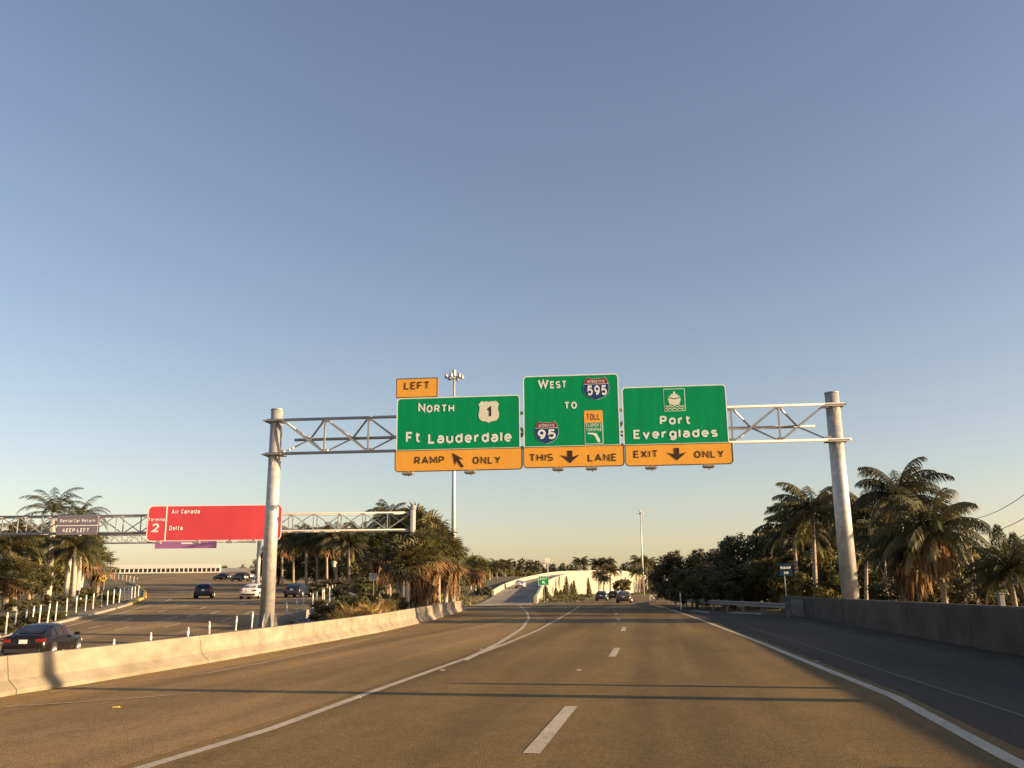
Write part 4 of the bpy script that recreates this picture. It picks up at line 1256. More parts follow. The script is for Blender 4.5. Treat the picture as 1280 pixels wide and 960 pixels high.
def tree_mesh(seed, hgt, spread, nblob, nleaf, ls, low=.25):
    """returns (crown MB, trunk MB): clumps of small leaves round the limb ends, an uneven outline with gaps"""
    rng = random.Random(seed); c, t = MB(), MB()
    th = hgt * .4
    t.tube([(0, 0, -.3), (.1, .05, th * .5), (.0, .1, th)], [hgt * .035, hgt * .028, hgt * .02], 8)
    for k in range(nblob):
        az = k * 2.4 + rng.uniform(-.4, .4); u = rng.random()
        zz = hgt * (low + (1 - low) * (.12 + .76 * ((k + .5) / nblob)))
        prof_ = math.sin(math.pi * min(1, .18 + .75 * (zz / hgt - low) / (1 - low))) ** .6
        rr = spread * prof_ * (.35 + .6 * u ** .5)
        p = Vector((math.cos(az) * rr, math.sin(az) * rr, zz))
        br = hgt * rng.uniform(.10, .19)
        t.tube([(0, 0, th * rng.uniform(.4, 1)), p * .55 + Vector((0, 0, zz * .12)), p], [hgt * .014, hgt * .009, hgt * .004], 5, cap=False)
        leaves(c, p, (br * 1.2, br * 1.2, br * .85), nleaf, ls, rng, 1 if rng.random() < .3 else 0, .25)
        for _ in range(3):
            d = Vector((rng.gauss(0, 1), rng.gauss(0, 1), rng.gauss(0, .8))).normalized()
            leaves(c, p + d * br * 1.1, (br * .5, br * .5, br * .4), nleaf // 7, ls, rng, 0, .1)
    return c, t


TM = {}


def tree(key, label, base, mats, group=None, rot=0, sc=(1, 1, 1), name='broadleaf_tree', cat='tree'):
    if key not in TM:
        c, t = tree_mesh(*key)
        TM[key] = (c, t, {})
    c, t, cache = TM[key]
    mk = tuple(m.name for m in mats)
    if mk not in cache:
        o1 = c.build('crown', list(mats)); o2 = t.build('trunk', M['bark'], smooth=True)
        cache[mk] = (o1.data, o2.data); COL.objects.unlink(o1); COL.objects.unlink(o2)
    root = empty(name, base, rot, label, cat, group); root.scale = sc
    for nm, me in zip(('crown', 'trunk'), cache[mk]):
        o = bpy.data.objects.new(nm, me); COL.objects.link(o); o.parent = root
    return root


T_BIG = (11, 8.0, 4.2, 34, 330, .17, .06)
T_MED = (12, 6.0, 3.2, 26, 300, .16, .06)
T_SHRUB = (13, 3.0, 2.6, 20, 260, .12, .05)
T_ROUND = (15, 4.5, 2.3, 22, 320, .13, .33)
DK, MD, YL = (M['leaf_dark'], M['leaf_mid']), (M['leaf_mid'], M['leaf_yellow']), (M['leaf_yellow'], M['leaf_mid'])


def gp_(px, py, Y): return A(px, py, Y)


def at_h(px, Y, py_top):               # ground point under pixel column px at distance Y, and the height that reaches py_top
    p = A(px, py_top, Y); g = H(p.x, Y)
    return Vector((p.x, Y, g)), p.z - g


def put_tree(key, label, px, Y, py_top, mats, widen=1.0, group=None, rot=0, name='broadleaf_tree', cat='tree'):
    b_, hh_ = at_h(px, Y, py_top)
    s = hh_ * .94 / key[1]
    return tree(key, label, b_, mats, group, rot, (s * widen, s * widen, s), name, cat)


RG = 'trees behind the right guardrail and wall'
put_tree(T_BIG, 'dark round tree at the left end of the right-hand trees, nearest the far mast', 851, 96, 684, DK, 1.05, RG, .3)
put_tree(T_BIG, 'dark full tree second from the left in the right-hand tree mass', 893, 92, 680, DK, 1.1, RG, 1.9)
put_tree(T_BIG, 'tallest loose-crowned leafy tree above the middle of the guardrail', 940, 82, 654, DK, 1.0, RG, 3.1)
put_tree(T_MED, 'dark low tree filling the gap behind the middle of the guardrail', 915, 72, 705, DK, 1.35, RG, 4.4)
put_tree(T_MED, 'dark low tree behind the near end of the guardrail', 868, 78, 705, DK, 1.3, RG, 5.0)
put_tree(T_BIG, 'dark tree between the blue sign and the palm left of the right gantry post', 985, 76, 648, DK, 1.0, RG, 2.2)
put_tree(T_MED, 'sunlit yellow-green bushy tree right behind the blue sign', 968, 71, 690, YL, 1.15, RG, .9)
put_tree(T_MED, 'olive bushy tree hiding the trunks left of the right gantry post', 1008, 67, 676, MD, 1.05, RG, 2.4)
put_tree(T_SHRUB, 'yellow-green low shrub above the wall just left of the right gantry post', 1030, 61, 712, YL, 1.2, RG, 1.4, 'shrub', 'shrub')
put_tree(T_BIG, 'dark tree directly behind the right gantry post', 1064, 72, 640, DK, .95, RG, 5.6)
put_tree(T_MED, 'dark brush under the tall coconut palms right of the gantry post', 1105, 62, 676, DK, 1.3, RG, 4.0)
put_tree(T_BIG, 'dark full tree between the slim palm and the right gantry post', 1030, 78, 642, DK, 1.1, RG, 4.7)
put_tree(T_BIG, 'dark full tree behind the tallest coconut palm', 1130, 76, 650, DK, 1.1, RG, 2.9)
put_tree(T_BIG, 'dark tree behind the leaning palm and its brown fronds', 1180, 80, 688, DK, 1.2, RG, 5.9)
put_tree(T_SHRUB, 'dark low brush at the foot of the leaning palm', 1150, 48, 716, DK, 1.4, RG, 2.6, 'shrub', 'shrub')
put_tree(T_SHRUB, 'dark low brush between the leaning palm and the utility pole', 1205, 50, 722, DK, 1.5, RG, 3.6, 'shrub', 'shrub')
put_tree(T_BIG, 'dark far tree just right of the utility pole', 1235, 105, 680, DK, 1.3, RG, .4)
put_tree(T_BIG, 'dark far tree at the right edge of the view', 1282, 98, 672, DK, 1.3, RG, 2.4)
put_tree(T_MED, 'dark bush at the right edge just above the wall', 1268, 58, 704, DK, 1.4, RG, 1.1)
# tall wispy pines at the right edge
for px, top_, lab, rr in ((1246, 658, 'taller wispy pine rising above the far trees right of the utility pole', .2), (1266, 668, 'shorter wispy pine near the right edge of the view', 1.2)):
    b_, hh_ = at_h(px, 110, top_)
    rng = random.Random(px); c, t = MB(), MB()
    t.tube([(0, 0, -.2), (0, 0, hh_)], [.2, .03], 6)
    for k in range(60):
        z = hh_ * (.35 + .65 * k / 60); az = k * 2.4; rr2 = 2.4 * (1.05 - k / 60) + .25
        d = Vector((math.cos(az), math.sin(az), .5))
        leaves(c, Vector((0, 0, z)) + d * rr2 * .6, (rr2 * .45, rr2 * .45, .35), 60, .1, rng, 0, .1)
    root = empty('pine_tree', b_, rr, lab, 'tree', RG); t.build('trunk', M['bark'], root); c.build('crown', M['leaf_dark'], root)

PG = 'palms behind the right wall'
def rpalm(kind, label, px_b, py_b, px_t, py_t, Y, size, **kw):
    base_ = A(px_b, py_b, Y); base_.z = H(base_.x, Y) - .1
    return palm(kind, label, base_, A(px_t, py_t, Y), size, group=kw.pop('group', PG), **kw)


rpalm('coconut', 'slim palm with upright tip just left of the right gantry post', 1020, 750, 1016, 642, 60, 3.3, seed=3, r=.14)
rpalm('coconut', 'second slim palm, lower and left of the one beside the right gantry post', 998, 750, 992, 664, 64, 2.8, seed=5, r=.12, rot=2.0)
rpalm('coconut', 'tallest coconut palm of the clump right of the gantry post', 1132, 750, 1124, 622, 50, 3.0, seed=4, r=.15, rot=.4)
rpalm('coconut', 'leaning coconut palm with a bare trunk and brown hanging fronds', 1182, 752, 1166, 664, 44, 3.05, seed=5, r=.12, rot=2.2, dead=(1.7, .9))
rpalm('coconut', 'shorter coconut palm half hidden right behind the gantry post', 1082, 750, 1085, 648, 56, 3.2, seed=6, r=.1, rot=1.0)
rpalm('coconut', 'short palm with brown skirt left of the leaning palm', 1151, 752, 1138, 690, 46, 2.5, seed=3, r=.09, rot=3.0, dead=(1.7, .9))
rpalm('coconut', 'thin trunked palm in the shade behind the gantry post', 1110, 752, 1104, 680, 54, 2.2, seed=5, r=.07, rot=5.0)
rpalm('coconut', 'low arching palm in the dark at the right edge of the view', 1268, 745, 1262, 716, 42, 2.2, seed=4, r=.1, rot=1.7)
# utility pole and wires
upb = A(1218, 722, 78); upb.z = H(upb.x, 78) - .1
upt = A(1206, 649, 78)
ut = empty('utility_pole', upb, 0, 'weathered wooden utility pole among the trees at the right', 'utility pole')
dz = upt - upb
b = MB(); b.tube([(0, 0, 0), dz], [.22, .15], 10); b.build('pole', M['wood_pole'], ut, smooth=True)
for fz, wd in ((.96, 1.5), (.78, 1.3), (.60, 1.0)):
    b = MB(); c = dz * fz; b.bar(c + Vector((-wd / 2 + .4, -.18, 0)), c + Vector((wd / 2 + .4, -.18, 0)), .1, .12); b.build('crossarm', M['wood_pole'], ut)
    b = MB(); b.tube([c + Vector((wd / 2 + .3, -.18, .06)), c + Vector((wd / 2 + .3, -.18, .24))], [.05, .03], 8); b.build('insulator', M['lamp_glass'], ut)
for i, (fz, ye, nm) in enumerate(((.98, 598, 'highest'), (.80, 628, 'second highest'), (.62, 643, 'third highest'))):
    a = upb + dz * fz + Vector((.9, -.18, .2)); e = A(1330, ye - 22 + i * 6, 44)
    pts = [a.lerp(e, t / 12) + Vector((0, 0, -1.0 * 4 * (t / 12) * (1 - t / 12) * .5)) for t in range(13)]
    b = MB(); b.tube(pts, .022, 5); tag(b.build('power_line', M['wire']), '%s overhead wire running from the utility pole out of the view' % nm, 'wire', 'overhead wires')

# things right of the view whose shadows cross the road
palm('coconut', 'coconut palm standing outside the view behind the right wall near the car', (11.9, 11.3, 0), (12.0, 11.25, 8.2), 2.6, r=.17, seed=5, group=PG)
b = MB(); b.tube([(0, 0, -.1), (0, 0, 2.6), (0, 0, 2.72)], [.13, .12, .06], 10)
tag(b.build('timber_post', M['wood_pole'], loc=(12.3, 12.9, 0)), 'short stout timber post outside the view behind the right wall', 'post')

for y, hh_, lab in ((5.5, 1.5, 'low bush outside the view behind the right wall, the first ahead of the camera'), (2.5, 1.8, 'low bush outside the view behind the right wall, beside the camera'), (-.5, 2.1, 'taller bush outside the view behind the right wall, just behind the camera')):
    tree(T_SHRUB, lab, (wall_x(y) + 1.2, y, 0), DK, RG, y, (hh_ / 3.4, hh_ / 2.4, hh_ / 3.0), 'shrub', 'shrub')

# ------------------------------------------------------------------ left island
IG = 'palms on the airport island'
def lpalm(kind, label, px_b, py_b, px_t, py_t, Y, size, group=IG, **kw):
    base_ = A(px_b, py_b, Y); base_.z = H(base_.x, Y) - .1
    return palm(kind, label, base_, A(px_t, py_t, Y), size, group=group, **kw)


lpalm('royal', 'tall royal palm with a pale trunk behind the left end of the airport gantry', 60, 745, 66, 641, 90, 4.0, seed=21, r=.27, rot=.3)
lpalm('royal', 'second royal palm rising just behind the Rental Car Return sign', 97, 745, 99, 648, 96, 3.6, seed=22, r=.22, rot=1.3)
lpalm('coconut', 'palm with pale slanting trunk, left one of the close pair under the grey sign', 81.5, 748, 89, 688, 86, 2.9, seed=6, r=.2, trunk=M['trunk_royal'], rot=.5)
lpalm('coconut', 'palm with pale trunk, right one of the close pair under the grey sign', 91, 750, 94.5, 686, 84, 2.9, seed=3, r=.2, trunk=M['trunk_royal'], rot=2.5)
lpalm('sabal', 'bushy fan palm leaning right behind the yellow diamond sign', 99, 740, 109, 694, 98, 2.6, seed=31, r=.2, trunk=M['trunk_royal'], dead=(1.6, 1.2))
lpalm('sabal', 'low bushy fan palm nearest the airport road, left of the white parapet', 122, 736, 124, 708, 112, 2.6, seed=32, r=.2, dead=(1.6, 1.2))
lpalm('coconut', 'palm with drooping dark fronds at the left edge above the dark shrubs', 6, 760, 12, 684, 88, 3.6, seed=4, r=.2, rot=.8)
lpalm('coconut', 'bushy olive palm between the left edge and the tall royal palm', 36, 756, 34, 678, 92, 3.6, seed=5, r=.2, rot=2.0)
lpalm('sabal', 'fan palm with a short pale trunk at the far left of the island', 17.5, 762, 17, 722, 72, 2.0, seed=31, r=.18, trunk=M['trunk_royal'], dead=(1.2, .6))
SG = 'small trees and shrubs on the airport island'
put_tree(T_ROUND, 'round dark small tree on the island left of the pale palm pair', 44, 80, 704, DK, 1.0, SG, 0, 'small_tree')
put_tree(T_ROUND, 'round dark small tree at the left edge of the island', 12, 76, 694, DK, 1.1, SG, 2, 'small_tree')
put_tree(T_MED, 'olive bushy tree behind the royal palm trunk', 60, 104, 682, MD, 1.1, SG, 1)
put_tree(T_MED, 'brown olive tree behind the left edge shrubs', 20, 104, 690, MD, 1.2, SG, 3)
put_tree(T_SHRUB, 'low clipped olive shrub round the diamond sign post', 124, 92, 736, MD, 1.3, SG, 1, 'shrub', 'shrub')
put_tree(T_SHRUB, 'yellow-green low hedge at the point of the island', 138, 88, 742, YL, 1.7, SG, 2, 'shrub', 'shrub')
put_tree(T_SHRUB, 'low yellow-green shrub at the foot of the pale palm pair', 108, 76, 750, YL, 2.2, SG, 4, 'shrub', 'shrub')
put_tree(T_SHRUB, 'low dark shrub below the round dark trees', 52, 60, 762, DK, 2.0, SG, .5, 'shrub', 'shrub')
put_tree(T_SHRUB, 'low brownish shrub behind the dark car at the left edge', 14, 52, 768, MD, 1.6, SG, 2.8, 'shrub', 'shrub')
put_tree(T_SHRUB, 'low brownish shrub just left of the row of posts', 66, 60, 764, MD, 1.8, SG, 5.1, 'shrub', 'shrub')
put_tree(T_SHRUB, 'broad brown bush under the left edge palms, farther back', 28, 70, 748, MD, 1.5, SG, 1.1, 'shrub', 'shrub')
put_tree(T_SHRUB, 'dark bush at the foot of the tall royal palm', 72, 76, 742, DK, 1.5, SG, 2.2, 'shrub', 'shrub')
put_tree(T_SHRUB, 'olive bush between the pale palm pair and the little white notice', 101, 95, 733, MD, 1.4, SG, 3.3, 'shrub', 'shrub')

# ------------------------------------------------------------------ median
MG = 'palms on the median'
def mpalm(kind, label, px, py_t, Y, size, lean=0, **kw):
    base_ = A(px, 745, Y); base_.z = H(base_.x, Y) - .1
    return palm(kind, label, base_, A(px + lean, py_t, Y), size, group=MG, **kw)


n_ = 0
for px, pt, Y, kd, sz, lab in (
        (352, 684, 150, 'sabal', 2.9, 'fan palm next to the gantry post at the left end of the median palms'),
        (366, 676, 140, 'coconut', 3.6, 'palm second from the gantry post in the median row'),
        (382, 678, 135, 'coconut', 3.4, 'palm third from the gantry post in the median row'),
        (396, 674, 132, 'coconut', 3.6, 'palm fourth from the gantry post in the median row'),
        (408, 678, 140, 'sabal', 3.0, 'fan palm left of the lantern in the median row'),
        (420, 674, 128, 'coconut', 3.6, 'palm directly above the lantern in the median row'),
        (436, 680, 120, 'coconut', 3.2, 'palm with pale drooping fronds right of the lantern'),
        (450, 672, 130, 'coconut', 3.6, 'palm half behind the framed sign in the median'),
        (487, 650, 108, 'coconut', 3.2, 'palm whose tip rises left of the end of the airport gantry')):
    mpalm(kd, lab, px, pt, Y, sz, seed=(31 if kd == 'sabal' else 3) + n_ % 3, r=.17, rot=n_ * 1.3, dead=(1.7, 1.2) if n_ % 2 else None); n_ += 1
for px, pt, lab in ((474, 690, 'left one of three palms with orange-brown skirts in the median gap'), (479.5, 684, 'middle one of three palms with orange-brown skirts in the median gap'), (484, 692, 'right one of three palms with orange-brown skirts in the median gap')):
    mpalm('sabal', lab, px, pt, 92, 2.0, seed=31 + n_ % 2, r=.13, rot=n_ * 1.1, dead=(1.7, 2.4)); n_ += 1
for px, pt, Y, sz, lab in (
        (499, 704, 60, 1.7, 'leftmost fan palm of the big clump beside the concrete barrier'),
        (505, 676, 80, 2.5, 'fan palm behind the end post of the airport gantry'),
        (521, 664, 78, 2.5, 'tallest fan palm of the big clump beside the barrier'),
        (520, 698, 58.5, 1.7, 'middle fan palm with exposed trunk standing before the gantry end post'),
        (535, 674, 76, 2.4, 'upper fan palm right of the tallest in the big clump'),
        (532, 692, 58, 1.8, 'low fan palm with exposed trunk, second from the right in the clump'),
        (548, 688, 74, 2.3, 'fan palm in front of the tall light mast'),
        (557, 697, 75, 2.1, 'fan palm just left of the right end of the clump'),
        (565, 704, 80, 2.0, 'rightmost low fan palm of the big clump beside the barrier'),
        (509, 708, 56.5, 1.6, 'low fan palm with brown skirt at the front left of the clump'),
        (536, 706, 60, 1.4, 'lowest fan palm at the front right of the clump'),
        (525, 703, 57, 1.6, 'low fan palm with pale trunk at the front middle of the clump')):
    mpalm('sabal', lab, px, pt, Y, sz, seed=31 + n_ % 2, r=.17, rot=n_ * 1.7, dead=(1.4, 1.9) if n_ % 3 else None, trunk=M['trunk_royal'] if n_ % 2 else None); n_ += 1
DG = 'dark trees behind the median palms'
for i, (px, Y, tp, lab) in enumerate(((350, 165, 676, 'dark tree behind the gantry post at the left of the median'), (385, 160, 678, 'dark tree behind the left part of the median palms'), (425, 158, 676, 'dark tree behind the lantern'),
                                      (462, 150, 672, 'dark tree behind the framed sign'), (500, 130, 660, 'dark tree behind the big fan palm clump'), (540, 120, 676, 'dark tree behind the right of the fan palm clump'))):
    put_tree(T_BIG, lab, px, Y, tp, DK, 1.1, DG, i * 1.1)
HG = 'hedges on the median'
for i, (px, Y, tp, m_, wd, lab) in enumerate(((440, 54, 744, MD, 1.7, 'clipped olive hedge left part, behind the straw grass'), (462, 55, 741, MD, 1.7, 'clipped olive hedge middle part, at the framed sign pole'),
                                             (482, 56.5, 742, MD, 1.4, 'clipped olive hedge right part, beside the fan palm clump'), (450, 86, 728, DK, 2.0, 'dark hedge behind the framed sign'), (432, 100, 722, DK, 2.2, 'dark hedge where the path disappears'))):
    put_tree(T_SHRUB, lab, px, Y, tp, m_, wd, HG, i, 'hedge', 'hedge')


def tuft(seed, hgt, n):
    rng = random.Random(seed); b = MB()
    for _ in range(n):
        az = rng.uniform(0, 6.28); r0 = rng.random() ** .5 * .35; d = Vector((math.cos(az), math.sin(az), 0))
        p = Vector((math.cos(az * 3) * r0, math.sin(az * 3) * r0, 0)); hh = hgt * rng.uniform(.6, 1.1); sp = rng.uniform(.2, .9) * hgt
        m = p + d * sp * .4 + Vector((0, 0, hh * .7)); t = p + d * sp + Vector((0, 0, hh * rng.uniform(.7, 1)))
        s = Vector((-d.y, d.x, 0)) * .022
        b.add([p - s, p + s, m + s, m - s, t], [(0, 1, 2, 3), (3, 2, 4)])
    return b


tf = tuft(5, 1.25, 620).build('x', M['straw']); COL.objects.unlink(tf)
for i, (px, Y) in enumerate(((424, 49), (432, 48), (440, 49.5), (448, 48.5), (456, 49), (464, 49.5), (473, 50.5), (481, 51.5))):
    p = A(px, 765, Y); o = bpy.data.objects.new('grass_clump', tf.data); COL.objects.link(o)
    o.location = (p.x, Y, H(p.x, Y)); o.rotation_euler = (0, 0, i); o.scale = (1.0, 1.0, 1.1 + .1 * (i % 3))
    tag(o, '%s straw-coloured ornamental grass clump from the left, behind the barrier' % ORD[i], 'grass clump', 'straw grass clumps on the median')

# grass blades and weeds along the median slope and the ramp verge
rng = random.Random(3); b = MB()
for _ in range(9000):
    y = rng.uniform(62, 150); x0_, x1_ = xr(y) + 4, bar_x(y) - .5
    x0_ = max(x0_, x1_ - 16)
    x = rng.uniform(x0_, x1_); z = H(x, y); a = rng.uniform(0, 6.28); s = rng.uniform(.05, .16); h_ = rng.uniform(.08, .3)
    b.add([(x - math.cos(a) * s, y - math.sin(a) * s, z - .02), (x + math.cos(a) * s, y + math.sin(a) * s, z - .02), (x + rng.uniform(-.1, .1), y, z + h_)], [(0, 1, 2)], rng.random() < .12)
o = stuff(b.build('verge_grass', [M['leaf_mid'], M['straw']])); tag(o, 'olive grass on the verge between the clump of palms and the ramp', 'grass')

# ------------------------------------------------------------------ around the ramp wall
WG = 'palms around the ramp wall'
def wpalm(label, px, pt, Y, size, zb=0.0, kind='coconut', i=0):
    b_ = A(px, 745, Y); b_.z = zb
    palm(kind, label, b_, A(px, pt, Y), size, r=.2, seed=(3, 4, 5, 6)[i % 4], group=WG, rot=i * 1.3)


for i, (px, pt, Y, sz, lab) in enumerate(((726, 704, 330, 4.0, 'small palm rising above the ramp parapet, leftmost'), (749, 719, 215, 2.4, 'palm standing against the cream wall behind the two dark cars'), (763, 714, 222, 2.7, 'palm with dark trunk at the middle of the cream wall'),
                                          (747, 705, 320, 3.6, 'left one of the two palms topping the wall above the dark cars'), (759, 704, 320, 3.6, 'right one of the two palms topping the wall above the dark cars'),
                                          (800, 703, 330, 4.4, 'palm just left of the distant light mast'), (809, 706, 345, 4.4, 'palm just right of the distant light mast'), (796, 716, 300, 3.2, 'low palm at the far end of the cream wall'),
                                          (755, 725, 205, 1.9, 'short palm in front of the cream wall between the two dark cars'))):
    wpalm(lab, px, pt, Y, sz, 0 if Y < 300 else 2.0, i=i)
# small tree before the wall
put_tree(T_ROUND, 'small sparse tree in front of the cream wall above the dark hatchback', 778, 225, 723, MD, 1.0, 'shrubs at the ramp wall', 1, 'small_tree')
VG = 'dark climbers on the cream wall'
def wall_pt(px):                       # foot of the wall seen in column px
    best = min(seg, key=lambda p: abs(((p.x + RAMP_HW + .5) / p.y) - (px - 640) / 1120.))
    i = seg.index(best); d = (seg[min(i + 1, len(seg) - 1)] - seg[max(i - 1, 0)]); d.z = 0; d.normalize(); r = Vector((d.y, -d.x, 0))
    return best + r * (RAMP_HW + .75), math.atan2(d.y, d.x)


for i, (px, hh_, lab) in enumerate(((676, 2.8, 'dark climber at the low start of the cream wall behind the EXIT sign'), (690, 2.2, 'low dark climber right of the EXIT sign'), (694.5, 1.8, 'second low dark climber right of the EXIT sign'), (699, 3.0, 'dark climber left of the tallest one on the wall'),
                                    (703, 5.4, 'tallest pointed dark climber on the cream wall'), (707, 3.6, 'dark climber just right of the tallest one'), (712, 4.4, 'pointed dark climber ending the group on the wall'), (731, 5.6, 'narrow tall dark climber standing alone on the wall'), (730, 2.4, 'dark bush at the foot of the lone narrow climber'))):
    p, an = wall_pt(px); rng = random.Random(i + 50); c = MB()
    for k in range(22):
        z = hh_ * k / 22; w_ = (1.15 if hh_ > 2.5 else 1.2) * (1 - k / 24) ** 1.2 + .10
        leaves(c, (0, -.3 * w_, z), (w_ * 1.6, w_ * .95, .28), 90, .15, rng, 0, .1)
    t = MB(); t.tube([(0, 0, -.2), (0, 0, hh_ * .8)], [.05, .02], 5)
    root = empty('climbing_plant', (p.x, p.y, 0), an, lab, 'plant', VG); c.build('foliage', M['leaf_dark'], root); t.build('stem', M['bark'], root)
# brush strip at the wall foot
rng = random.Random(9); b = MB()
for _ in range(260):
    t = rng.random() ** .8; i = min(int(t * (len(seg) - 1)), len(seg) - 2); p = seg[i].lerp(seg[i + 1], rng.random())
    d = (seg[i + 1] - seg[i]); d.z = 0; d.normalize(); r = Vector((d.y, -d.x, 0)); q = p + r * (RAMP_HW + rng.uniform(.8, 7)); q.z = rng.uniform(.1, .5)
    leaves(b, q, (1.1, 1.1, .5), 34, .2, rng, 1 if rng.random() < .4 else 0, .1)
o = stuff(b.build('wall_brush', [M['leaf_dark'], M['leaf_mid']])); tag(o, 'low brown and dark brush along the foot of the cream ramp wall', 'brush')

# ------------------------------------------------------------------ palms and trees left of the ramp, far wood
LG = 'trees left of the ramp'
for i, (px, pt, Y, sz, kd, lab) in enumerate(((594, 709, 165, 2.6, 'sabal', 'fan palm left of the ramp, nearest the barrier end'), (600, 712, 160, 2.4, 'sabal', 'paler fan palm right beside the barrier-end palm'), (588, 713, 175, 2.6, 'sabal', 'fan palm behind the right end of the big palm clump'),
                                          (612, 711, 230, 3.4, 'coconut', 'far palm left of the ramp, fourth from the barrier'), (621, 709, 245, 3.4, 'coconut', 'far palm left of the ramp, fifth from the barrier'), (631, 709, 260, 3.4, 'coconut', 'far palm left of the ramp, just left of the white car'))):
    b_ = A(px, 730, Y); b_.z = H(b_.x, Y) - .1
    palm(kd, lab, b_, A(px, pt, Y), sz, r=.2, seed=(31 + i % 2) if kd == 'sabal' else 3 + i % 3, group=LG, rot=i * 1.2, dead=(1.9, 1.6) if kd == 'sabal' else None)
for i, (px, Y, tp, lab) in enumerate(((605, 235, 712, 'bushy tree among the far palms left of the ramp'), (640, 290, 709, 'bushy tree above the white car on the ramp'), (655, 300, 713, 'bushy tree below the white building'))):
    put_tree(T_MED, lab, px, Y, tp, MD, 1.3, LG, i * 1.4)
p = A(603, 737, 150)
put_tree(T_SHRUB, 'dark shrub at the ramp edge under the barrier-end palms', 604, 150, 732, DK, 1.2, LG, 2, 'shrub', 'shrub')


def far_wood(name, label, px0, px1, Y, py_lo, py_hi, seed, n, zlow):
    rng = random.Random(seed); b = MB()
    for _ in range(n):
        px = rng.uniform(px0, px1); tp = rng.uniform(py_lo, py_hi); p = A(px, tp, Y + rng.uniform(-30, 30)); hh_ = p.z - zlow
        for k in range(8):
            z = zlow + hh_ * (k + .5) / 8.0; r_ = hh_ * .22 * (1.1 - k / 9)
            leaves(b, (p.x + rng.uniform(-1, 1), p.y, z), (r_ * 1.3, r_, hh_ * .1), 26, hh_ * .05, rng, 0, .2)
    o = stuff(b.build(name, M['leaf_far'])); tag(o, label, 'wood')


far_wood('far_wood', 'distant belt of trees behind the ramp, left of the white building', 580, 672, 520, 699, 708, 1, 60, 0)
far_wood('far_wood', 'distant belt of trees above and beyond the cream ramp wall', 672, 840, 620, 704, 713, 2, 90, 0)
far_wood('far_wood', 'distant trees closing the view between the ramp wall and the right-hand trees', 800, 870, 420, 712, 724, 4, 50, 0)
far_wood('far_wood', 'distant low dark trees behind the airport road, near the gantry post', 268, 345, 330, 706, 713, 5, 30, 4)
far_wood('far_wood', 'distant trees behind the utility pole at the right edge', 1180, 1420, 190, 690, 708, 6, 60, 0)

# ------------------------------------------------------------------ buildings
def building(label, px0, px1, py_t, Y, zb, nx, nz, dep, m=None):
    a, c = A(px0, py_t, Y), A(px1, py_t, Y); wd = c.x - a.x; hh_ = a.z - zb
    root = empty('building', ((a.x + c.x) / 2, Y, zb), 0, label, 'building', 'distant pale buildings')
    b = MB(); b.box((0, dep / 2, hh_ / 2), (wd, dep, hh_)); b.build('wall', m or M['white_wall'], root)
    b = MB(); b.box((0, dep / 2, hh_ + .25), (wd + .4, dep + .4, .5)); b.build('roof', M['conc_pale'], root)
    for i in range(nx):
        for k in range(nz):
            b = MB(); b.box((-wd / 2 + wd * (i + .5) / nx, -.03, hh_ * (k + .55) / nz), (wd / nx * .5, .1, hh_ / nz * .35)); b.build('window', M['dark_glass'] if m else M['conc_pale'], root)
    return root


building('long white building far behind the ramp, left of the blank white billboard', 659, 681.5, 704.5, 640, 4, 7, 2, 20)
building('slim white tower block left of the long white building', 641.6, 643.6, 700, 700, 4, 2, 8, 8)
building('pale far block above the dark trees at the right', 893, 903, 686.5, 520, 0, 5, 9, 14, M['conc_pale'])
building('slim pale far tower above the ramp wall', 784, 787, 703, 760, 0, 2, 8, 8, M['conc_pale'])
bp_ = A(684.5, 713, 560); bbt, bbl = A(681, 697.6, 560), A(688.4, 703.2, 560)
bb_ = empty('billboard', (bp_.x, 560, 0), 0, 'blank white billboard on a single pole right of the long white building', 'billboard')
b = MB(); b.tube([(0, .4, 0), (0, .4, bbl.z)], .35, 10); b.build('pole', M['galv_dark'], bb_)
b = MB(); b.box((0, 0, (bbt.z + bbl.z) / 2), (bbl.x - bbt.x, .5, bbt.z - bbl.z)); b.build('panel', M['white_wall'], bb_)
b = MB(); b.box((-(bbl.x - bbt.x) / 2 - .12, .2, (bbt.z + bbl.z) / 2), (.2, .9, bbt.z - bbl.z + .2)); b.build('frame', M['galv_dark'], bb_)

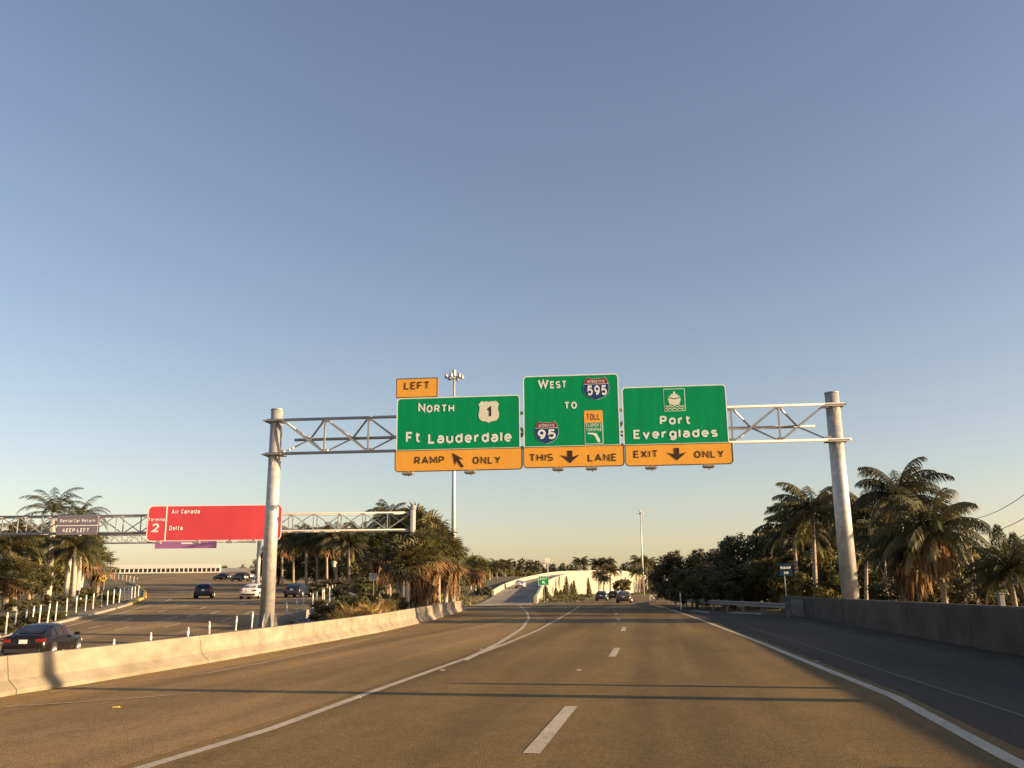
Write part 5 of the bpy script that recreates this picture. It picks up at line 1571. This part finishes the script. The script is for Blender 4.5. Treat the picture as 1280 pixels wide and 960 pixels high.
# ================================================================== CARS
def loft_car(style):
    # y, half width, sill, belt, half width at belt, roof, half width at roof
    if style == 'sedan':
        st = [(-2.34, .72, .42, .80, .70, .90, .60), (-2.27, .86, .28, .92, .82, 1.0, .66), (-1.72, .91, .22, .96, .86, 1.06, .68), (-1.05, .92, .2, .95, .88, 1.40, .60),
              (-.25, .92, .2, .93, .88, 1.46, .61), (.35, .92, .2, .92, .88, 1.42, .60), (1.15, .91, .22, .90, .86, .97, .70), (1.85, .89, .24, .80, .82, .86, .66), (2.28, .80, .3, .66, .72, .72, .55), (2.36, .66, .36, .56, .6, .6, .45)]
        cab, ws, rw_ = (3, 5), (5, 6), (2, 3)
    elif style == 'suv':
        st = [(-2.3, .78, .45, .95, .76, 1.12, .66), (-2.22, .90, .34, 1.02, .86, 1.22, .72), (-2.02, .94, .3, 1.04, .9, 1.60, .68), (-1.1, .95, .28, 1.04, .91, 1.72, .69), (.0, .95, .28, 1.02, .91, 1.72, .69),
              (.5, .95, .28, 1.02, .91, 1.66, .68), (1.15, .94, .3, 1.02, .89, 1.1, .74), (1.85, .92, .3, .95, .86, 1.02, .7), (2.25, .84, .34, .8, .78, .86, .6), (2.33, .72, .4, .66, .66, .7, .5)]
        cab, ws, rw_ = (2, 5), (5, 6), (1, 2)
    else:                              # hatchback
        st = [(-2.0, .72, .42, .85, .70, .98, .6), (-1.93, .85, .3, .95, .82, 1.06, .66), (-1.62, .89, .24, .97, .85, 1.38, .62), (-.9, .90, .22, .97, .87, 1.50, .62), (-.1, .90, .22, .95, .87, 1.52, .62),
              (.4, .90, .22, .94, .87, 1.46, .61), (1.1, .89, .24, .92, .85, 1.0, .70), (1.7, .86, .26, .80, .8, .88, .64), (2.0, .78, .3, .66, .7, .74, .54), (2.07, .64, .36, .56, .58, .6, .44)]
        cab, ws, rw_ = (2, 5), (5, 6), (1, 2)

    def ringp(s):
        y, w_, zs, bl, wb, rf, wr = s
        half = [(.0, zs), (w_ * .86, zs), (w_ * .985, zs + .12), (w_, zs + (bl - zs) * .55), (wb, bl), (wr + (wb - wr) * .12, rf - (rf - bl) * .12), (wr * .82, rf), (0, rf + .02)]
        return [Vector((x, y, z)) for x, z in half] + [Vector((-x, y, z)) for x, z in reversed(half[1:-1])]
    rings = [ringp(s) for s in st]; n = len(rings[0])
    b = MB()
    vs = [p for r in rings for p in r]
    fs = [(i * n + k, i * n + (k + 1) % n, (i + 1) * n + (k + 1) % n, (i + 1) * n + k) for i in range(len(rings) - 1) for k in range(n)]
    fs += [tuple(range(n)), tuple((len(rings) - 1) * n + k for k in reversed(range(n)))]
    b.add(vs, fs)

    def patch(corners, ins, out):
        c = sum(corners, Vector()) / 4
        nn = (corners[1] - corners[0]).cross(corners[3] - corners[0]).normalized()
        if nn.dot(c - Vector((0, c.y * .6, .8))) < 0: nn = -nn
        return [p.lerp(c, ins) + nn * out for p in corners]
    side = {1: MB(), -1: MB()}
    for s, idx in ((1, (4, 5)), (-1, (n - 4, n - 5))):
        for i in range(cab[0] - (1 if style == 'sedan' else 0), cab[1]):
            c = [rings[i][idx[0]], rings[i + 1][idx[0]], rings[i + 1][idx[1]], rings[i][idx[1]]]
            side[s].add(patch(c, .09, .016), [(0, 1, 2, 3)])
    wsb, rwb = MB(), MB()
    for bld, (i, j) in ((wsb, ws), (rwb, rw_)):
        c = [rings[i][5 if bld is wsb else 6], rings[i][n - 5 if bld is wsb else n - 6], rings[j][n - 6 if bld is wsb else n - 5], rings[j][6 if bld is wsb else 5]]
        bld.add(patch(c, .10, .03), [(0, 1, 2, 3)])
    return b, side, wsb, rwb, st


CARP = {}


def make_car(style, label, cat, p, yaw, pm, group, scale=1.0):
    if style not in CARP:
        b, side, wsb, rwb, st = loft_car(style)
        me = {}
        def mk(k, bld, m, sm=True, fx=True):
            o = bld.build(k, m, smooth=sm)
            if fx: fixn(o)
            me[k] = o.data; COL.objects.unlink(o)
        mk('body', b, M['trim'])
        mk('side_window', side[1], M['glass'], False, False); mk('side_window_', side[-1], M['glass'], False, False)
        mk('windscreen', wsb, M['glass'], False, False); mk('rear_window', rwb, M['glass'], False, False)
        wr = .36 if style == 'suv' else .33
        t = MB(); t.tube([(-.11, 0, 0), (-.09, 0, 0), (.09, 0, 0), (.11, 0, 0)], [wr * .9, wr, wr, wr * .9], 22); mk('tyre', t, M['tyre'])
        t = MB()
        for sx in (-1, 1):
            t.tube([(sx * .10, 0, 0), (sx * .125, 0, 0)], [wr * .66, wr * .62], 18)
            for k in range(5):
                a = k * 2 * math.pi / 5; t.bar((sx * .128, 0, 0), (sx * .128, math.cos(a) * wr * .6, math.sin(a) * wr * .6), .02, .07)
        mk('rim', t, M['rim'])
        rz_, bl = st[1][0], st[1][3]; L0, L1 = st[0][0], st[-1][0]
        hw_ = st[1][1]
        for s, k in ((1, ''), (-1, '_')):
            t = MB()
            if style == 'sedan': t.box((s * .64, L0 + .0, .82), (.26, .14, .13)); t.box((s * .79, L0 + .13, .82), (.10, .26, .12))
            else: t.box((s * (hw_ - .12), L0 + .03, .98), (.16, .16, .36))
            mk('tail_light' + k, t, M['tail'], False)
            t = MB(); t.box((s * .58, L1 - .10, .62 if style != 'suv' else .78), (.3, .2, .13)); mk('head_light' + k, t, M['head'], False)
            t = MB(); t.box((s * (st[5][1] + .10), .82, .98 if style != 'suv' else 1.08), (.2, .12, .14)); mk('mirror' + k, t, M['trim'], False)
        t = MB(); t.box((0, L0 - .02, .78 if style == 'sedan' else .82), (.32, .03, .16)); mk('licence_plate', t, M['plate'], False)
        t = MB(); t.box((0, L0 + .02, .42), (1.4, .16, .16)); mk('bumper', t, M['trim'], False)
        t = MB()
        for wy in (-1.42, 1.42) if style != 'hatch' else (-1.25, 1.28):
            for sx in (-1, 1):
                t.tube([(sx * (st[4][1] - .02), wy, wr), (sx * (st[4][1] + .012), wy, wr)], wr + .06, 20)
        mk('wheel_arch', t, M['trim'], False)
        CARP[style] = (me, wr, st[4][1])
    me, wr, hw_ = CARP[style]
    root = empty('parked_car' if False else {'sedan': 'sedan', 'suv': 'sport_utility_car', 'hatch': 'hatchback'}[style], p, yaw, label, cat, group)
    root.scale = (scale,) * 3
    for k, d in me.items():
        if k in ('tyre', 'rim'): continue
        nm = k.rstrip('_')
        o = bpy.data.objects.new(nm, d); COL.objects.link(o); o.parent = root
        if nm in ('body', 'mirror'):
            o.data = d.copy(); o.data.materials[0] = pm
    for wy in (-1.42, 1.42) if style != 'hatch' else (-1.25, 1.28):
        for sx in (-1, 1):
            wo = bpy.data.objects.new('wheel', me['tyre']); COL.objects.link(wo); wo.parent = root; wo.location = (sx * (hw_ - .085), wy, wr)
            ro = bpy.data.objects.new('rim', me['rim']); COL.objects.link(ro); ro.parent = wo
    return root


DKP = paint('dark maroon paint', (.012, .009, .011)); NAVY = paint('navy paint', (.025, .035, .06)); WHT = paint('white paint', (.72, .71, .68)); BLK = paint('black paint', (.02, .02, .022)); GRY = paint('grey paint', (.10, .09, .08)); SIL = paint('silver paint', (.42, .42, .42)); BLU = paint('blue paint', (.045, .07, .12))
CA, CM = 'cars on the airport road', 'cars on the main road'
cp = A(58, 790, 41.0); cp.z = P(41.0)
make_car('sedan', 'large dark maroon car just behind the concrete barrier at the left edge', 'car', cp, R(6), DKP, CA)


def acar(style, px, py, yaw, pm, label, cat='car', sc=1.0):
    p = GL(px, py); p.z += .008
    return make_car(style, label, cat, p, R(yaw), pm, CA, sc)


acar('hatch', 255, 747.8, 14, NAVY, 'small dark blue car alone in the middle of the airport road')
acar('sedan', 317, 748.5, 2, WHT, 'white car half hidden by the left gantry post, nearer one')
acar('suv', 323, 735, 6, SIL, 'silver car half hidden by the left gantry post, farther one', 'car')
acar('sedan', 372.5, 746.5, -4, NAVY, 'dark car in the shade right of the left gantry post')
acar('sedan', 278, 725, 62, BLK, 'dark car turning at the far bend, the left one of the distant pair')
acar('suv', 300, 726.5, 55, BLK, 'black sport utility car turning at the far bend, right one of the distant pair', 'car')
acar('sedan', 308, 724.5, 50, WHT, 'white car half hidden behind the far black one at the bend')
p = G(752.5, 750.8); make_car('hatch', 'blue car far ahead in front of the cream wall, left of the pair', 'car', p, R(-10), BLU, CM)
p = G(767.5, 749.2); make_car('hatch', 'small black car far ahead just right of the blue one', 'car', p, R(-12), BLK, CM)
p = G(780.5, 753.6); make_car('sedan', 'brown grey car nearest ahead on the main road', 'car', p, R(-9), GRY, CM)
rz_y = 178.0; pr = next((rc[i].lerp(rc[i + 1], (rz_y - rc[i].y) / (rc[i + 1].y - rc[i].y)) for i in range(len(rc) - 1) if rc[i].y <= rz_y <= rc[i + 1].y))
make_car('hatch', 'white car climbing the ramp left of the EXIT sign', 'car', pr + Vector((-.6, 0, .03)), R(-5), WHT, CM)

# ================================================================== SMALL ROAD DETAILS
SGp = 'raised markers on the road'
for px, py, lab in ((723.5, 838, 'small pale road marker between the first two lane dashes'), (447, 872.5, 'small pale road marker on the left lane line ahead of the dark stripes'), (553, 838, 'small pale road marker farther along the left lane line'), (601, 812, 'smallest road marker near the split of the left lines'), (145, 884.5, 'small yellow road marker near the left edge of the road'), (1021, 827, 'road marker beside the right edge line in the shade')):
    p = G(px, py); b = MB()
    b.add([(-.05, -.04, 0.004), (.05, -.04, .004), (.05, .04, .004), (-.05, .04, .004), (-.035, -.015, .018), (.035, -.015, .018), (.035, .015, .018), (-.035, .015, .018)],
          [(0, 1, 5, 4), (1, 2, 6, 5), (2, 3, 7, 6), (3, 0, 4, 7), (4, 5, 6, 7)])
    tag(b.build('road_marker', M['yellow_paint'] if px == 145 else M['paint'], loc=p), lab, 'road marker', SGp)
